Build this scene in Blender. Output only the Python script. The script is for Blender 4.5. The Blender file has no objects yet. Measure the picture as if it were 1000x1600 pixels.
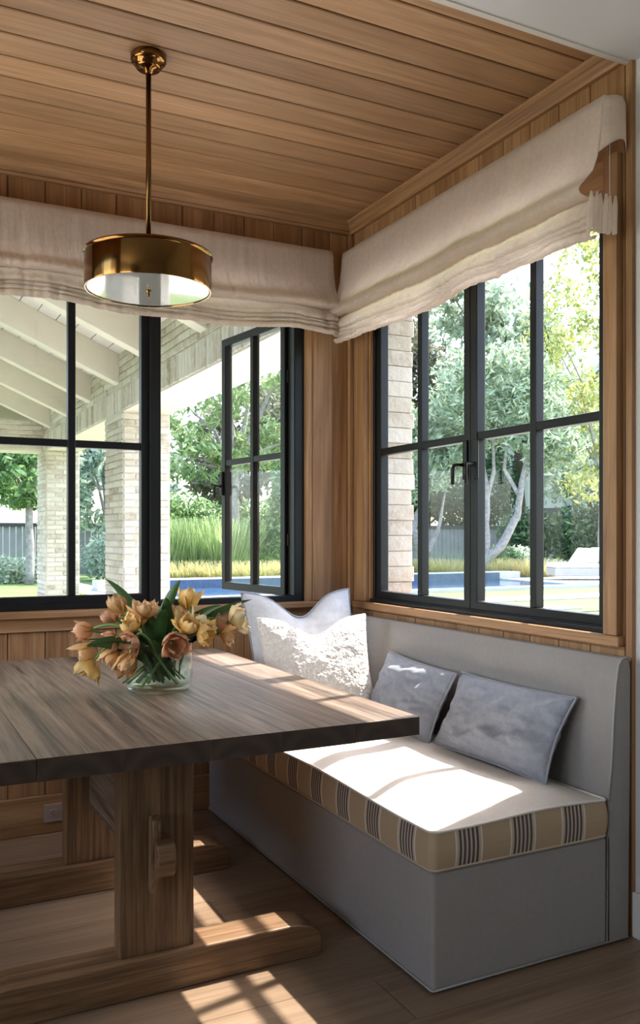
import bpy, bmesh, math, random
import numpy as np
from mathutils import Vector, Matrix, noise, Quaternion

SC = bpy.context.scene
COL = SC.collection

# ------------------------------------------------------------------ camera, world, sun, lights, exposure
cam_d = bpy.data.cameras.new('camera'); cam = bpy.data.objects.new('camera', cam_d); COL.objects.link(cam)
cam.location = (0, 0, 1.25)
cam.rotation_euler = (math.radians(90), 0, math.radians(-26.9))
cam_d.sensor_fit = 'HORIZONTAL'; cam_d.sensor_width = 24.0; cam_d.lens = 1.362 * 24.0
cam_d.shift_y = 0.037; cam_d.clip_start = 0.05; cam_d.clip_end = 400
SC.camera = cam

SUN_DIR = Vector((-0.75, -0.16, -1.0)).normalized()
world = bpy.data.worlds.new('world'); SC.world = world; world.use_nodes = True
wn = world.node_tree.nodes; wl = world.node_tree.links
sky = wn.new('ShaderNodeTexSky'); sky.sky_type = 'NISHITA'; sky.sun_disc = False
sky.sun_elevation = math.asin(-SUN_DIR.z); sky.sun_rotation = math.atan2(-SUN_DIR.x, -SUN_DIR.y)
sky.air_density = 1.0; sky.dust_density = 2.5; sky.ozone_density = 1.0
wn['Background'].inputs['Strength'].default_value = 0.46
wl.new(sky.outputs[0], wn['Background'].inputs['Color'])

sun_d = bpy.data.lights.new('sun', 'SUN'); sun = bpy.data.objects.new('sun', sun_d); COL.objects.link(sun)
sun.rotation_euler = SUN_DIR.to_track_quat('-Z', 'Y').to_euler(); sun.location = (12, 6, 20)
sun_d.energy = 6.6; sun_d.angle = 0.012; sun_d.color = (1.0, 0.95, 0.87)

def area_light(name, loc, aim, sx, sy, power, color=(1, 1, 1)):
    d = bpy.data.lights.new(name, 'AREA'); d.shape = 'RECTANGLE'; d.size = sx; d.size_y = sy
    d.energy = power; d.color = color
    o = bpy.data.objects.new(name, d); COL.objects.link(o); o.location = loc
    o.rotation_euler = (Vector(aim) - Vector(loc)).to_track_quat('-Z', 'Y').to_euler()
    return o
# added fill lamps, set at unseen windows left of the nook and in the kitchen
area_light('side_fill', (-0.60, 2.85, 1.55), (2.0, 2.85, 2.6), 1.3, 1.4, 10, (1.0, 0.97, 0.93))
area_light('kitchen_fill', (-3.5, -0.15, 1.65), (0.2, 0.6, 4.6), 2.5, 1.4, 23, (1.0, 0.97, 0.94))

vs = SC.view_settings
vs.view_transform = 'Standard'; vs.look = 'None'; vs.exposure = 1.27; vs.gamma = 1.0; vs.use_curve_mapping = False
SC.cycles.use_denoising = True
SC.cycles.max_bounces = 10; SC.cycles.diffuse_bounces = 6; SC.cycles.glossy_bounces = 4
SC.cycles.transmission_bounces = 8; SC.cycles.transparent_max_bounces = 16
SC.cycles.sample_clamp_indirect = 6.0
SC.cycles.caustics_reflective = False; SC.cycles.caustics_refractive = False

# ------------------------------------------------------------------ materials
def srgb(r, g, b):
    f = lambda c: (c / 12.92 if c <= .04045 else ((c + .055) / 1.055) ** 2.4)
    return (f(r / 255), f(g / 255), f(b / 255), 1)

class NT:
    def __init__(self, name):
        self.m = bpy.data.materials.new(name); self.m.use_nodes = True
        self.t = self.m.node_tree; self.n = self.t.nodes; self.l = self.t.links
        self.b = self.n['Principled BSDF']; self.out = self.n['Material Output']
    def add(self, typ, **kw):
        n = self.n.new(typ)
        for k, v in kw.items():
            if k in n.inputs.keys() if isinstance(k, str) else False:
                n.inputs[k].default_value = v
            else:
                setattr(n, k, v)
        return n
    def link(self, a, b): self.l.new(a, b)
    def math(self, op, a, b=None, c=None):
        n = self.n.new('ShaderNodeMath'); n.operation = op
        for i, v in enumerate((a, b, c)):
            if v is None: continue
            if isinstance(v, (int, float)): n.inputs[i].default_value = v
            else: self.link(v, n.inputs[i])
        return n.outputs[0]
    def mix(self, fac, a, b, typ='MIX'):
        n = self.n.new('ShaderNodeMix'); n.data_type = 'RGBA'; n.blend_type = typ
        for i, v in ((0, fac), (6, a), (7, b)):
            if isinstance(v, (int, float, tuple)): n.inputs[i].default_value = v
            else: self.link(v, n.inputs[i])
        return n.outputs[2]
    def ramp(self, fac, stops):
        n = self.n.new('ShaderNodeValToRGB'); e = n.color_ramp.elements
        while len(e) > 1: e.remove(e[-1])
        e[0].position, e[0].color = stops[0]
        for p, c in stops[1:]:
            k = e.new(p); k.color = c
        self.link(fac, n.inputs[0]); return n.outputs[0]
    def noise(self, vec, scale, detail=4, rough=.55, dist=0.0):
        n = self.n.new('ShaderNodeTexNoise'); n.inputs['Scale'].default_value = scale
        n.inputs['Detail'].default_value = detail; n.inputs['Roughness'].default_value = rough
        n.inputs['Distortion'].default_value = dist
        if vec is not None: self.link(vec, n.inputs['Vector'])
        return n.outputs[0]
    def bump(self, h, strength, dist=.01):
        n = self.n.new('ShaderNodeBump'); n.inputs['Strength'].default_value = strength
        n.inputs['Distance'].default_value = dist; self.link(h, n.inputs['Height'])
        self.link(n.outputs[0], self.b.inputs['Normal']); return n
    def set(self, **kw):
        for k, v in kw.items(): self.b.inputs[k.replace('_', ' ')].default_value = v

def objvec(N, scale=(1, 1, 1), rnd=True):
    tc = N.add('ShaderNodeTexCoord')
    v = tc.outputs['Object']
    if rnd:
        oi = N.add('ShaderNodeObjectInfo')
        m = N.math('MULTIPLY', oi.outputs['Random'], 53.0)
        cx = N.add('ShaderNodeCombineXYZ')
        for i in range(3): N.link(m, cx.inputs[i])
        a = N.add('ShaderNodeVectorMath', operation='ADD'); N.link(v, a.inputs[0]); N.link(cx.outputs[0], a.inputs[1]); v = a.outputs[0]
    mp = N.add('ShaderNodeMapping'); mp.inputs['Scale'].default_value = scale; N.link(v, mp.inputs[0])
    return mp.outputs[0]

def wood(name, dark, mid, light, axis, rough=.5, stretch=(.55, 9.0), pore=.35, vary=.3, bump=.15, crack=0.0, coat=0.0, endcol=None):
    N = NT(name)
    sc = [stretch[1]] * 3; sc[axis] = stretch[0]
    v = objvec(N, tuple(sc))
    n1 = N.noise(v, 1.6, 5, .6, 1.2)
    col = N.ramp(n1, [(.28, dark), (.5, mid), (.72, light)])
    sc2 = [95] * 3; sc2[axis] = 2.2
    v2 = objvec(N, tuple(sc2))
    n2 = N.noise(v2, 1.0, 3, .7)
    pr = N.ramp(n2, [(.36, (1 - pore,) * 3 + (1,)), (.56, (1, 1, 1, 1))])
    col = N.mix(1.0, col, pr, 'MULTIPLY')
    if crack:
        sc3 = [26] * 3; sc3[axis] = .8
        v3 = objvec(N, tuple(sc3)); n3 = N.noise(v3, 1.0, 4, .62, .6)
        cr = N.ramp(n3, [(.34, (1 - crack, 1 - crack, 1 - crack, 1)), (.46, (1, 1, 1, 1))])
        col = N.mix(1.0, col, cr, 'MULTIPLY')
    if endcol:
        g = N.add('ShaderNodeNewGeometry'); sx = N.add('ShaderNodeSeparateXYZ'); N.link(g.outputs['Normal'], sx.inputs[0])
        e = N.math('GREATER_THAN', N.math('ABSOLUTE', sx.outputs[axis]), .8)
        wv = N.add('ShaderNodeTexWave'); wv.wave_type = 'RINGS'; wv.rings_direction = 'XYZ'[axis]; wv.inputs['Scale'].default_value = 6; wv.inputs['Distortion'].default_value = 3
        mp2 = N.add('ShaderNodeMapping'); mp2.inputs['Location'].default_value = (.02, 0, .03); tc2 = N.add('ShaderNodeTexCoord'); N.link(tc2.outputs['Object'], mp2.inputs[0]); N.link(mp2.outputs[0], wv.inputs['Vector'])
        ec = N.mix(wv.outputs['Color'], endcol, tuple(c * 1.5 for c in endcol[:3]) + (1,))
        col = N.mix(e, col, ec)
    oi = N.add('ShaderNodeObjectInfo')
    hs = N.add('ShaderNodeHueSaturation')
    val = N.math('MULTIPLY_ADD', oi.outputs['Random'], vary, 1 - vary * .5)
    N.link(val, hs.inputs['Value']); N.link(col, hs.inputs['Color'])
    N.link(hs.outputs[0], N.b.inputs['Base Color'])
    N.set(Roughness=rough)
    N.b.inputs['Coat Weight'].default_value = coat
    N.bump(n2, bump, .004)
    return N.m

def plain(name, col, rough=.5, metal=0.0, var=0.0, vscale=8.0, bump=0.0, bscale=200.0, spec=.5, sheen=0.0):
    N = NT(name)
    if var:
        n = N.noise(objvec(N), vscale, 4)
        lo = tuple(c * (1 - var) for c in col[:3]) + (1,); hi = tuple(min(1, c * (1 + var)) for c in col[:3]) + (1,)
        N.link(N.ramp(n, [(.3, lo), (.7, hi)]), N.b.inputs['Base Color'])
    else:
        N.set(Base_Color=col)
    N.set(Roughness=rough, Metallic=metal)
    N.b.inputs['Specular IOR Level'].default_value = spec
    N.b.inputs['Sheen Weight'].default_value = sheen
    if bump: N.bump(N.noise(objvec(N), bscale, 2), bump, .003)
    return N.m

def fabric(name, col, var=.06, weave=900.0, bump=.25, transl=0.0, crinkle=None, sheen=.15):
    N = NT(name)
    tc = objvec(N, (1, 1, 1))
    n = N.noise(tc, 60, 3); n0 = N.noise(tc, 5, 3)
    nn = N.math('MULTIPLY_ADD', n, .6, N.math('MULTIPLY', n0, .4))
    lo = tuple(c * (1 - var) for c in col[:3]) + (1,); hi = tuple(min(1, c * (1 + var)) for c in col[:3]) + (1,)
    c = N.ramp(nn, [(.35, lo), (.65, hi)])
    N.link(c, N.b.inputs['Base Color']); N.set(Roughness=.9); N.b.inputs['Specular IOR Level'].default_value = .15
    N.b.inputs['Sheen Weight'].default_value = sheen
    h = N.noise(tc, weave, 2)
    if crinkle:
        h2 = N.noise(objvec(N, crinkle), 1.0, 4, .6)
        h = N.math('MULTIPLY_ADD', h2, 5.0, h)
    bp = N.bump(h, bump, .002)
    if transl:
        tr = N.add('ShaderNodeBsdfTranslucent'); N.link(c, tr.inputs['Color']); N.link(bp.outputs[0], tr.inputs['Normal'])
        mx = N.add('ShaderNodeMixShader'); mx.inputs[0].default_value = transl
        N.link(N.b.outputs[0], mx.inputs[1]); N.link(tr.outputs[0], mx.inputs[2]); N.link(mx.outputs[0], N.out.inputs['Surface'])
    return N.m

def thin_glass(name, tint=(1, 1, 1, 1), refl=1.0):
    N = NT(name)
    t = N.add('ShaderNodeBsdfTransparent'); t.inputs[0].default_value = tint
    g = N.add('ShaderNodeBsdfGlossy'); g.inputs['Roughness'].default_value = .02
    lw = N.add('ShaderNodeLayerWeight'); lw.inputs[0].default_value = .5
    mx = N.add('ShaderNodeMixShader')
    N.link(N.math('MULTIPLY', N.math('MULTIPLY_ADD', N.math('POWER', lw.outputs['Facing'], 5.0), .9, .025), refl), mx.inputs[0])
    N.link(t.outputs[0], mx.inputs[1]); N.link(g.outputs[0], mx.inputs[2]); N.link(mx.outputs[0], N.out.inputs['Surface'])
    return N.m

def leafmat(name, cols, transl=.35, rough=.6):
    N = NT(name)
    g = N.add('ShaderNodeNewGeometry')
    k = len(cols)
    c = N.ramp(g.outputs['Random Per Island'], [((i + .5) / k, cols[i]) for i in range(k)])
    N.link(c, N.b.inputs['Base Color']); N.set(Roughness=rough)
    N.b.inputs['Specular IOR Level'].default_value = .25
    tr = N.add('ShaderNodeBsdfTranslucent'); N.link(c, tr.inputs['Color'])
    mx = N.add('ShaderNodeMixShader'); mx.inputs[0].default_value = transl
    N.link(N.b.outputs[0], mx.inputs[1]); N.link(tr.outputs[0], mx.inputs[2]); N.link(mx.outputs[0], N.out.inputs['Surface'])
    return N.m

M = {}
oak = ((.235, .112, .046, 1), (.365, .195, .088, 1), (.475, .275, .135, 1))
M['ceil_wood'] = wood('ceiling oak', (.30, .165, .075, 1), (.38, .215, .105, 1), (.46, .275, .145, 1), 0, .5, vary=.42, stretch=(.8, 9.0), pore=.22)
M['gap'] = plain('dark joint', (.02, .012, .007, 1), .9)
M['wall_wood'] = wood('wall oak', *oak, 2, .5, vary=.18, pore=.25)
M['trim_x'] = wood('trim oak along x', *oak, 0, .5, vary=.1, pore=.25)
M['trim_y'] = wood('trim oak along y', *oak, 1, .5, vary=.1, pore=.25)
M['floor_wood'] = wood('floor oak', (.19, .122, .075, 1), (.25, .168, .108, 1), (.31, .215, .145, 1), 0, .34, vary=.25, pore=.2, bump=.06)
tw = ((.11, .072, .048, 1), (.19, .132, .092, 1), (.29, .215, .16, 1))
M['table_y'] = wood('weathered oak along y', *tw, 1, .46, vary=.22, pore=.45, crack=.72, stretch=(.7, 10), bump=.3, endcol=(.040, .027, .020, 1))
M['table_x'] = wood('aged oak along x', (.12, .064, .030, 1), (.20, .112, .055, 1), (.28, .165, .085, 1), 0, .45, vary=.15, pore=.5, stretch=(1.0, 16), bump=.3)
M['table_z'] = wood('aged oak along z', (.12, .064, .030, 1), (.20, .112, .055, 1), (.28, .165, .085, 1), 2, .45, vary=.15, pore=.55, stretch=(1.0, 18), bump=.35)
M['black'] = plain('black steel', (.007, .0075, .009, 1), .42, var=.2, vscale=6, spec=.3)
M['glass'] = thin_glass('window glass')
M['linen'] = fabric('linen shade', (.92, .85, .79, 1), var=.05, weave=500, bump=.6, transl=.70, crinkle=(55, 55, 6), sheen=.0)
M['grey'] = fabric('grey upholstery', (.295, .275, .262, 1), var=.05, weave=900, bump=.2)
M['piping_grey'] = fabric('grey piping', (.36, .36, .37, 1), var=.04)
M['cushion_top'] = fabric('cushion top', (.63, .60, .56, 1), var=.04)
M['piping_white'] = fabric('white piping', (.72, .69, .64, 1), var=.03)
M['blue_pillow'] = fabric('grey blue linen', (.285, .305, .355, 1), var=.1, weave=600, bump=.45, crinkle=(22, 22, 60))
M['blue_piping'] = fabric('grey blue piping', (.30, .315, .36, 1), var=.05)
M['rear_pillow'] = fabric('pale grey linen', (.60, .61, .63, 1), var=.08, weave=600, bump=.4)
M['white'] = plain('white plaster', (.58, .565, .555, 1), .8, var=.02, vscale=2, bump=.05)
M['white_ceiling'] = plain('ceiling plaster', (.66, .66, .675, 1), .85, var=.02, vscale=2)
M['brass'] = plain('aged brass', (.21, .105, .032, 1), .11, 1.0, var=.12, vscale=5)
M['dark_brass'] = plain('dark brass', (.16, .085, .032, 1), .22, 1.0, var=.15, vscale=8)
M['plate'] = plain('outlet plate', (.36, .28, .24, 1), .4)
M['slot'] = plain('outlet slot', (.03, .025, .02, 1), .5)
M['cream'] = plain('cream paint', (.60, .56, .47, 1), .6, var=.03)
M['whitepaint'] = plain('white paint', (.66, .63, .58, 1), .6, var=.03)
M['mortar'] = plain('lime mortar', (.60, .565, .50, 1), .95, var=.1, vscale=12)
M['stone'] = plain('pale limestone', (.48, .47, .445, 1), .85, var=.06, vscale=3, bump=.2, bscale=40)
M['soil'] = plain('soil', (.09, .06, .04, 1), .95, var=.3)
M['fence'] = plain('grey fence', (.24, .245, .26, 1), .8, var=.12, vscale=3)
M['fence_cap'] = plain('fence cap', (.035, .04, .05, 1), .6)
M['bark'] = plain('grey bark', (.30, .27, .25, 1), .9, var=.35, vscale=9, bump=.6, bscale=14)
M['dark_bark'] = plain('brown bark', (.11, .08, .06, 1), .9, var=.3, vscale=9)
M['outdoor'] = plain('outdoor cushion', (.72, .70, .66, 1), .9, var=.03)
M['outdoor_tan'] = plain('outdoor pillow', (.60, .52, .42, 1), .9, var=.05)
M['outdoor_base'] = plain('woven base', (.45, .40, .38, 1), .9, var=.1, vscale=40)
M['roof_metal'] = plain('roof metal', (.35, .38, .40, 1), .5)
M['pool_tile'] = plain('pool tile', (.045, .08, .14, 1), .4, var=.25, vscale=10)
M['cord'] = plain('cord', (.5, .46, .4, 1), .8)

N = NT('lawn'); v = objvec(N, rnd=False)
a = N.noise(v, 14, 4); b_ = N.noise(v, .8, 2)
N.link(N.ramp(N.math('MULTIPLY_ADD', a, .6, N.math('MULTIPLY', b_, .4)), [(.3, (.06, .11, .022, 1)), (.7, (.14, .22, .05, 1))]), N.b.inputs['Base Color'])
N.set(Roughness=.9); M['lawn'] = N.m
N = NT('pool water'); N.set(Base_Color=(.03, .075, .15, 1), Roughness=.08); N.b.inputs['Specular IOR Level'].default_value = .5
N.bump(N.noise(objvec(N, rnd=False), 3, 3), .15, .05); M['water'] = N.m
N = NT('limewashed brick'); v = objvec(N)
oi = N.add('ShaderNodeObjectInfo')
c1 = N.ramp(oi.outputs['Random'], [(0, (.40, .34, .265, 1)), (.45, (.52, .465, .385, 1)), (.8, (.60, .555, .48, 1)), (1, (.30, .235, .165, 1))])
n = N.noise(v, 16, 5); c2 = N.mix(N.ramp(n, [(.42, (0, 0, 0, 1)), (.62, (.55, .55, .55, 1))]), c1, (.62, .585, .52, 1))
N.link(c2, N.b.inputs['Base Color']); N.set(Roughness=.95); N.bump(N.noise(v, 45, 3), .5, .01); M['brick'] = N.m
# striped ticking on the cushion sides (bands at regular spacing around the boxing)
N = NT('striped ticking'); tc = N.add('ShaderNodeTexCoord'); sp = N.add('ShaderNodeSeparateXYZ'); N.link(tc.outputs['UV'], sp.inputs[0])
u = sp.outputs[0]
t = N.math('SUBTRACT', N.math('FRACT', N.math('MULTIPLY_ADD', N.math('SUBTRACT', u, 3.43), 1 / .19, .5)), .5)
d = N.math('ABSOLUTE', N.math('MULTIPLY', t, .19))
ln = N.math('LESS_THAN', N.math('ABSOLUTE', N.math('SUBTRACT', N.math('FRACT', N.math('MULTIPLY_ADD', d, 1 / .0145, .5)), .5)), .27)
dark = N.math('MULTIPLY', ln, N.math('LESS_THAN', d, .034))
lite = N.math('MULTIPLY', N.math('LESS_THAN', d, .046), N.math('SUBTRACT', 1.0, dark))
lite2 = N.math('MULTIPLY', lite, N.math('MULTIPLY_ADD', N.math('GREATER_THAN', d, .041), .75, .25))
c = N.mix(lite2, (.43, .325, .215, 1), (.66, .60, .52, 1)); c = N.mix(dark, c, (.085, .075, .085, 1))
N.link(c, N.b.inputs['Base Color']); N.set(Roughness=.9); N.b.inputs['Specular IOR Level'].default_value = .15
N.bump(N.noise(tc.outputs['Object'], 800, 2), .2, .002); M['stripe'] = N.m
# boucle
N = NT('boucle'); v = objvec(N); vo = N.add('ShaderNodeTexVoronoi'); vo.inputs['Scale'].default_value = 85; N.link(v, vo.inputs['Vector'])
N.link(N.ramp(vo.outputs['Distance'], [(.0, (.86, .83, .78, 1)), (.7, (.72, .68, .62, 1))]), N.b.inputs['Base Color']); N.set(Roughness=.95)
N.b.inputs['Specular IOR Level'].default_value = .1
N.bump(N.math('SUBTRACT', 1.0, vo.outputs['Distance']), .8, .006); M['boucle'] = N.m
# lamp glass, vase glass
N = NT('pale lamp glass'); N.set(Base_Color=(.36, .37, .355, 1), Roughness=.06); N.b.inputs['Coat Weight'].default_value = .6
N.b.inputs['Coat Roughness'].default_value = .02; N.b.inputs['Specular IOR Level'].default_value = .9; M['lamp_glass'] = N.m
M['vase_glass'] = thin_glass('vase glass', (.93, .97, .94, 1), 1.1)
N = NT('vase water'); t_ = N.add('ShaderNodeBsdfTransparent'); t_.inputs[0].default_value = (.955, .985, .95, 1)
g_ = N.add('ShaderNodeBsdfGlossy'); g_.inputs['Roughness'].default_value = .03; mx = N.add('ShaderNodeMixShader'); mx.inputs[0].default_value = .02
N.link(t_.outputs[0], mx.inputs[1]); N.link(g_.outputs[0], mx.inputs[2]); N.link(mx.outputs[0], N.out.inputs['Surface']); M['vase_water'] = N.m
# tulips
def petalmat(name, inner, outer):
    N = NT(name); tc = N.add('ShaderNodeTexCoord'); sp = N.add('ShaderNodeSeparateXYZ'); N.link(tc.outputs['UV'], sp.inputs[0])
    oi = N.add('ShaderNodeObjectInfo')
    n = N.noise(objvec(N, (60, 60, 12)), 1, 3)
    c = N.mix(N.math('ADD', sp.outputs[1], N.math('MULTIPLY_ADD', n, .5, -.25)), inner, outer)
    hs = N.add('ShaderNodeHueSaturation'); N.link(c, hs.inputs['Color']); N.link(N.math('MULTIPLY_ADD', oi.outputs['Random'], .45, .75), hs.inputs['Value'])
    N.link(hs.outputs[0], N.b.inputs['Base Color']); N.set(Roughness=.55)
    tr = N.add('ShaderNodeBsdfTranslucent'); N.link(hs.outputs[0], tr.inputs['Color'])
    m_ = N.add('ShaderNodeMixShader'); m_.inputs[0].default_value = .35
    N.link(N.b.outputs[0], m_.inputs[1]); N.link(tr.outputs[0], m_.inputs[2]); N.link(m_.outputs[0], N.out.inputs['Surface'])
    return N.m
M['petal'] = petalmat('peach petal', (.72, .42, .13, 1), (.80, .52, .27, 1))
M['petal2'] = petalmat('golden petal', (.78, .50, .11, 1), (.85, .62, .27, 1))
M['petal3'] = petalmat('pink petal', (.68, .34, .14, 1), (.82, .50, .33, 1))
M['petal4'] = petalmat('cream petal', (.78, .62, .26, 1), (.88, .77, .52, 1))
M['tulip_green'] = plain('tulip leaf', (.05, .12, .035, 1), .4, var=.3, vscale=14)
M['stem_green'] = plain('tulip stem', (.14, .26, .07, 1), .45, var=.2, vscale=14)
# foliage
M['lf_mid'] = leafmat('mid green leaves', [(0.090, 0.166, 0.064, 1), (0.153, 0.267, 0.101, 1), (0.230, 0.370, 0.154, 1), (0.351, 0.491, 0.223, 1)])
M['lf_dark'] = leafmat('dark green leaves', [(0.042, 0.080, 0.045, 1), (0.064, 0.121, 0.064, 1), (0.100, 0.185, 0.093, 1), (0.151, 0.251, 0.123, 1)])
M['lf_olive'] = leafmat('silver olive leaves', [(0.197, 0.273, 0.163, 1), (0.301, 0.389, 0.247, 1), (0.432, 0.519, 0.356, 1), (0.562, 0.627, 0.475, 1)])
M['lf_yellow'] = leafmat('yellow green leaves', [(0.274, 0.320, 0.093, 1), (0.456, 0.479, 0.151, 1), (0.636, 0.590, 0.206, 1), (0.335, 0.424, 0.176, 1)], .45)
M['lf_pine'] = leafmat('pine needles', [(0.164, 0.240, 0.100, 1), (0.285, 0.388, 0.159, 1), (0.437, 0.539, 0.259, 1)])
M['lf_brown'] = leafmat('brownish conifer needles', [(0.116, 0.116, 0.078, 1), (0.185, 0.170, 0.110, 1), (0.256, 0.241, 0.151, 1), (0.174, 0.218, 0.129, 1)])
M['lf_light'] = leafmat('light green blades', [(0.260, 0.363, 0.135, 1), (0.382, 0.486, 0.206, 1), (0.506, 0.611, 0.299, 1)], .4)
M['lf_gold'] = leafmat('golden grass', [(0.358, 0.348, 0.141, 1), (0.483, 0.447, 0.203, 1), (0.609, 0.537, 0.284, 1)], .4)
M['lf_grey'] = leafmat('grey green leaves', [(0.230, 0.306, 0.217, 1), (0.385, 0.475, 0.360, 1), (0.598, 0.674, 0.522, 1)])

# ------------------------------------------------------------------ mesh helpers
WORLD = {}          # object -> world location of its origin (nothing is rotated unless said)
def finish(o, parent, wloc):
    p = WORLD.get(parent, Vector((0, 0, 0))) if parent else Vector((0, 0, 0))
    o.location = Vector(wloc) - p
    if parent: o.parent = parent
    WORLD[o] = Vector(wloc)
    return o

def tag(o, label=None, cat=None, group=None, kind=None):
    for k, v in (('label', label), ('category', cat), ('group', group), ('kind', kind)):
        if v: o[k] = v
    return o

def empty(name, loc, label=None, cat=None, group=None, kind=None):
    o = bpy.data.objects.new(name, None); COL.objects.link(o); o.empty_display_size = .1
    finish(o, None, loc); return tag(o, label, cat, group, kind)

def mesh_obj(name, V, F, mat, parent=None, smooth=False, bevel=0.0, seg=2, subsurf=0, uv=None, origin=None):
    V = np.asarray(V, float)
    lo, hi = V.min(0), V.max(0)
    org = Vector(((lo[0] + hi[0]) / 2, (lo[1] + hi[1]) / 2, lo[2])) if origin is None else Vector(origin)
    me = bpy.data.meshes.new(name)
    me.from_pydata([tuple(v) for v in V - np.array(org)], [], [tuple(f) for f in F])
    if uv is not None:
        l = me.uv_layers.new(name='UVMap')
        for poly in me.polygons:
            for li, vi in zip(poly.loop_indices, poly.vertices): l.data[li].uv = uv[vi]
    bm = bmesh.new(); bm.from_mesh(me); bmesh.ops.recalc_face_normals(bm, faces=bm.faces); bm.to_mesh(me); bm.free()
    if mat is not None: me.materials.append(M[mat] if isinstance(mat, str) else mat)
    if smooth: me.shade_smooth()
    o = bpy.data.objects.new(name, me); COL.objects.link(o)
    if bevel:
        b = o.modifiers.new('bevel', 'BEVEL'); b.width = bevel; b.segments = seg; b.limit_method = 'ANGLE'; b.angle_limit = math.radians(40)
    if subsurf:
        s = o.modifiers.new('subsurf', 'SUBSURF'); s.levels = subsurf; s.render_levels = subsurf
    return finish(o, parent, org)

BOXF = [(0, 3, 2, 1), (4, 5, 6, 7), (0, 1, 5, 4), (1, 2, 6, 5), (2, 3, 7, 6), (3, 0, 4, 7)]
def boxv(x0, x1, y0, y1, z0, z1):
    return [(x0, y0, z0), (x1, y0, z0), (x1, y1, z0), (x0, y1, z0), (x0, y0, z1), (x1, y0, z1), (x1, y1, z1), (x0, y1, z1)]
def box(name, x0, x1, y0, y1, z0, z1, mat, parent=None, bevel=0.0, seg=2):
    return mesh_obj(name, boxv(x0, x1, y0, y1, z0, z1), BOXF, mat, parent, bevel=bevel, seg=seg)

PIECE = {}
def piece(name, x0, x1, y0, y1, z0, z1, mat, parent, ch=.002):
    """chamfered box whose mesh is shared between pieces of the same size"""
    dx, dy, dz = round(x1 - x0, 3), round(y1 - y0, 3), round(z1 - z0, 3)
    key = (name, dx, dy, dz, mat, ch)
    me = PIECE.get(key)
    if me is None:
        me = bpy.data.meshes.new(name)
        bm = bmesh.new()
        vs_ = [bm.verts.new(v) for v in boxv(-dx / 2, dx / 2, -dy / 2, dy / 2, 0, dz)]
        for f in BOXF: bm.faces.new([vs_[i] for i in f])
        if ch: bmesh.ops.bevel(bm, geom=list(bm.edges), offset=min(ch, dx / 3, dy / 3, dz / 3), segments=1, affect='EDGES')
        bmesh.ops.recalc_face_normals(bm, faces=bm.faces)
        bm.to_mesh(me); bm.free(); me.materials.append(M[mat]); PIECE[key] = me
    o = bpy.data.objects.new(name, me); COL.objects.link(o)
    return finish(o, parent, ((x0 + x1) / 2, (y0 + y1) / 2, z0))

def ring(name, mp, o, i, w0, w1, mat, parent=None, bevel=0.0):
    """rectangular frame; o, i = (u0,u1,v0,v1) outer and inner, w depth; mp maps (u,v,w) to world"""
    V = []
    for w in (w0, w1):
        for r in (o, i):
            for u, v in ((r[0], r[2]), (r[1], r[2]), (r[1], r[3]), (r[0], r[3])): V.append(mp(u, v, w))
    F = []
    for k in range(4):
        n = (k + 1) % 4
        F += [(k, n, 4 + n, 4 + k), (8 + k, 12 + k, 12 + n, 8 + n), (k, 8 + k, 8 + n, n), (4 + k, 4 + n, 12 + n, 12 + k)]
    return mesh_obj(name, V, F, mat, parent, bevel=bevel)

def mbox(name, mp, u0, u1, v0, v1, w0, w1, mat, parent=None, bevel=0.0):
    V = [mp(*p) for p in boxv(u0, u1, v0, v1, w0, w1)]
    return mesh_obj(name, V, BOXF, mat, parent, bevel=bevel)

def lathe(prof, c, n=48, closed=False):
    V, F = [], []
    for r, z in prof:
        for k in range(n):
            a = 2 * math.pi * k / n; V.append((c[0] + r * math.cos(a), c[1] + r * math.sin(a), c[2] + z))
    m = len(prof)
    for j in range(m - 1 + (1 if closed else 0)):
        for k in range(n):
            k2 = (k + 1) % n; j2 = (j + 1) % m
            F.append((j * n + k, j * n + k2, j2 * n + k2, j2 * n + k))
    if not closed:
        if prof[0][0] > 1e-6: F.append(tuple(range(n)))
        if prof[-1][0] > 1e-6: F.append(tuple((m - 1) * n + k for k in range(n)))
    return V, F

def tube(pts, r, n=8, closed=False):
    pts = [Vector(p) for p in pts]; V, F = [], []
    m = len(pts); up = Vector((0, 0, 1)); prev = None
    rr = r if isinstance(r, (list, tuple)) else [r] * m
    for i, p in enumerate(pts):
        if closed: t = (pts[(i + 1) % m] - pts[i - 1])
        else: t = pts[min(i + 1, m - 1)] - pts[max(i - 1, 0)]
        if t.length < 1e-9: t = Vector((0, 0, 1))
        t.normalize()
        if prev is None:
            a = t.cross(up if abs(t.z) < .9 else Vector((1, 0, 0))).normalized()
        else:
            a = prev - t * prev.dot(t)
            a = a.normalized() if a.length > 1e-6 else t.orthogonal().normalized()
        prev = a; b = t.cross(a)
        for k in range(n):
            g = 2 * math.pi * k / n; V.append(tuple(p + (a * math.cos(g) + b * math.sin(g)) * rr[i]))
    for i in range(m - 1 + (1 if closed else 0)):
        i2 = (i + 1) % m
        for k in range(n):
            k2 = (k + 1) % n; F.append((i * n + k, i * n + k2, i2 * n + k2, i2 * n + k))
    if not closed:
        F.append(tuple(range(n))[::-1]); F.append(tuple((m - 1) * n + k for k in range(n)))
    return V, F

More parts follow.
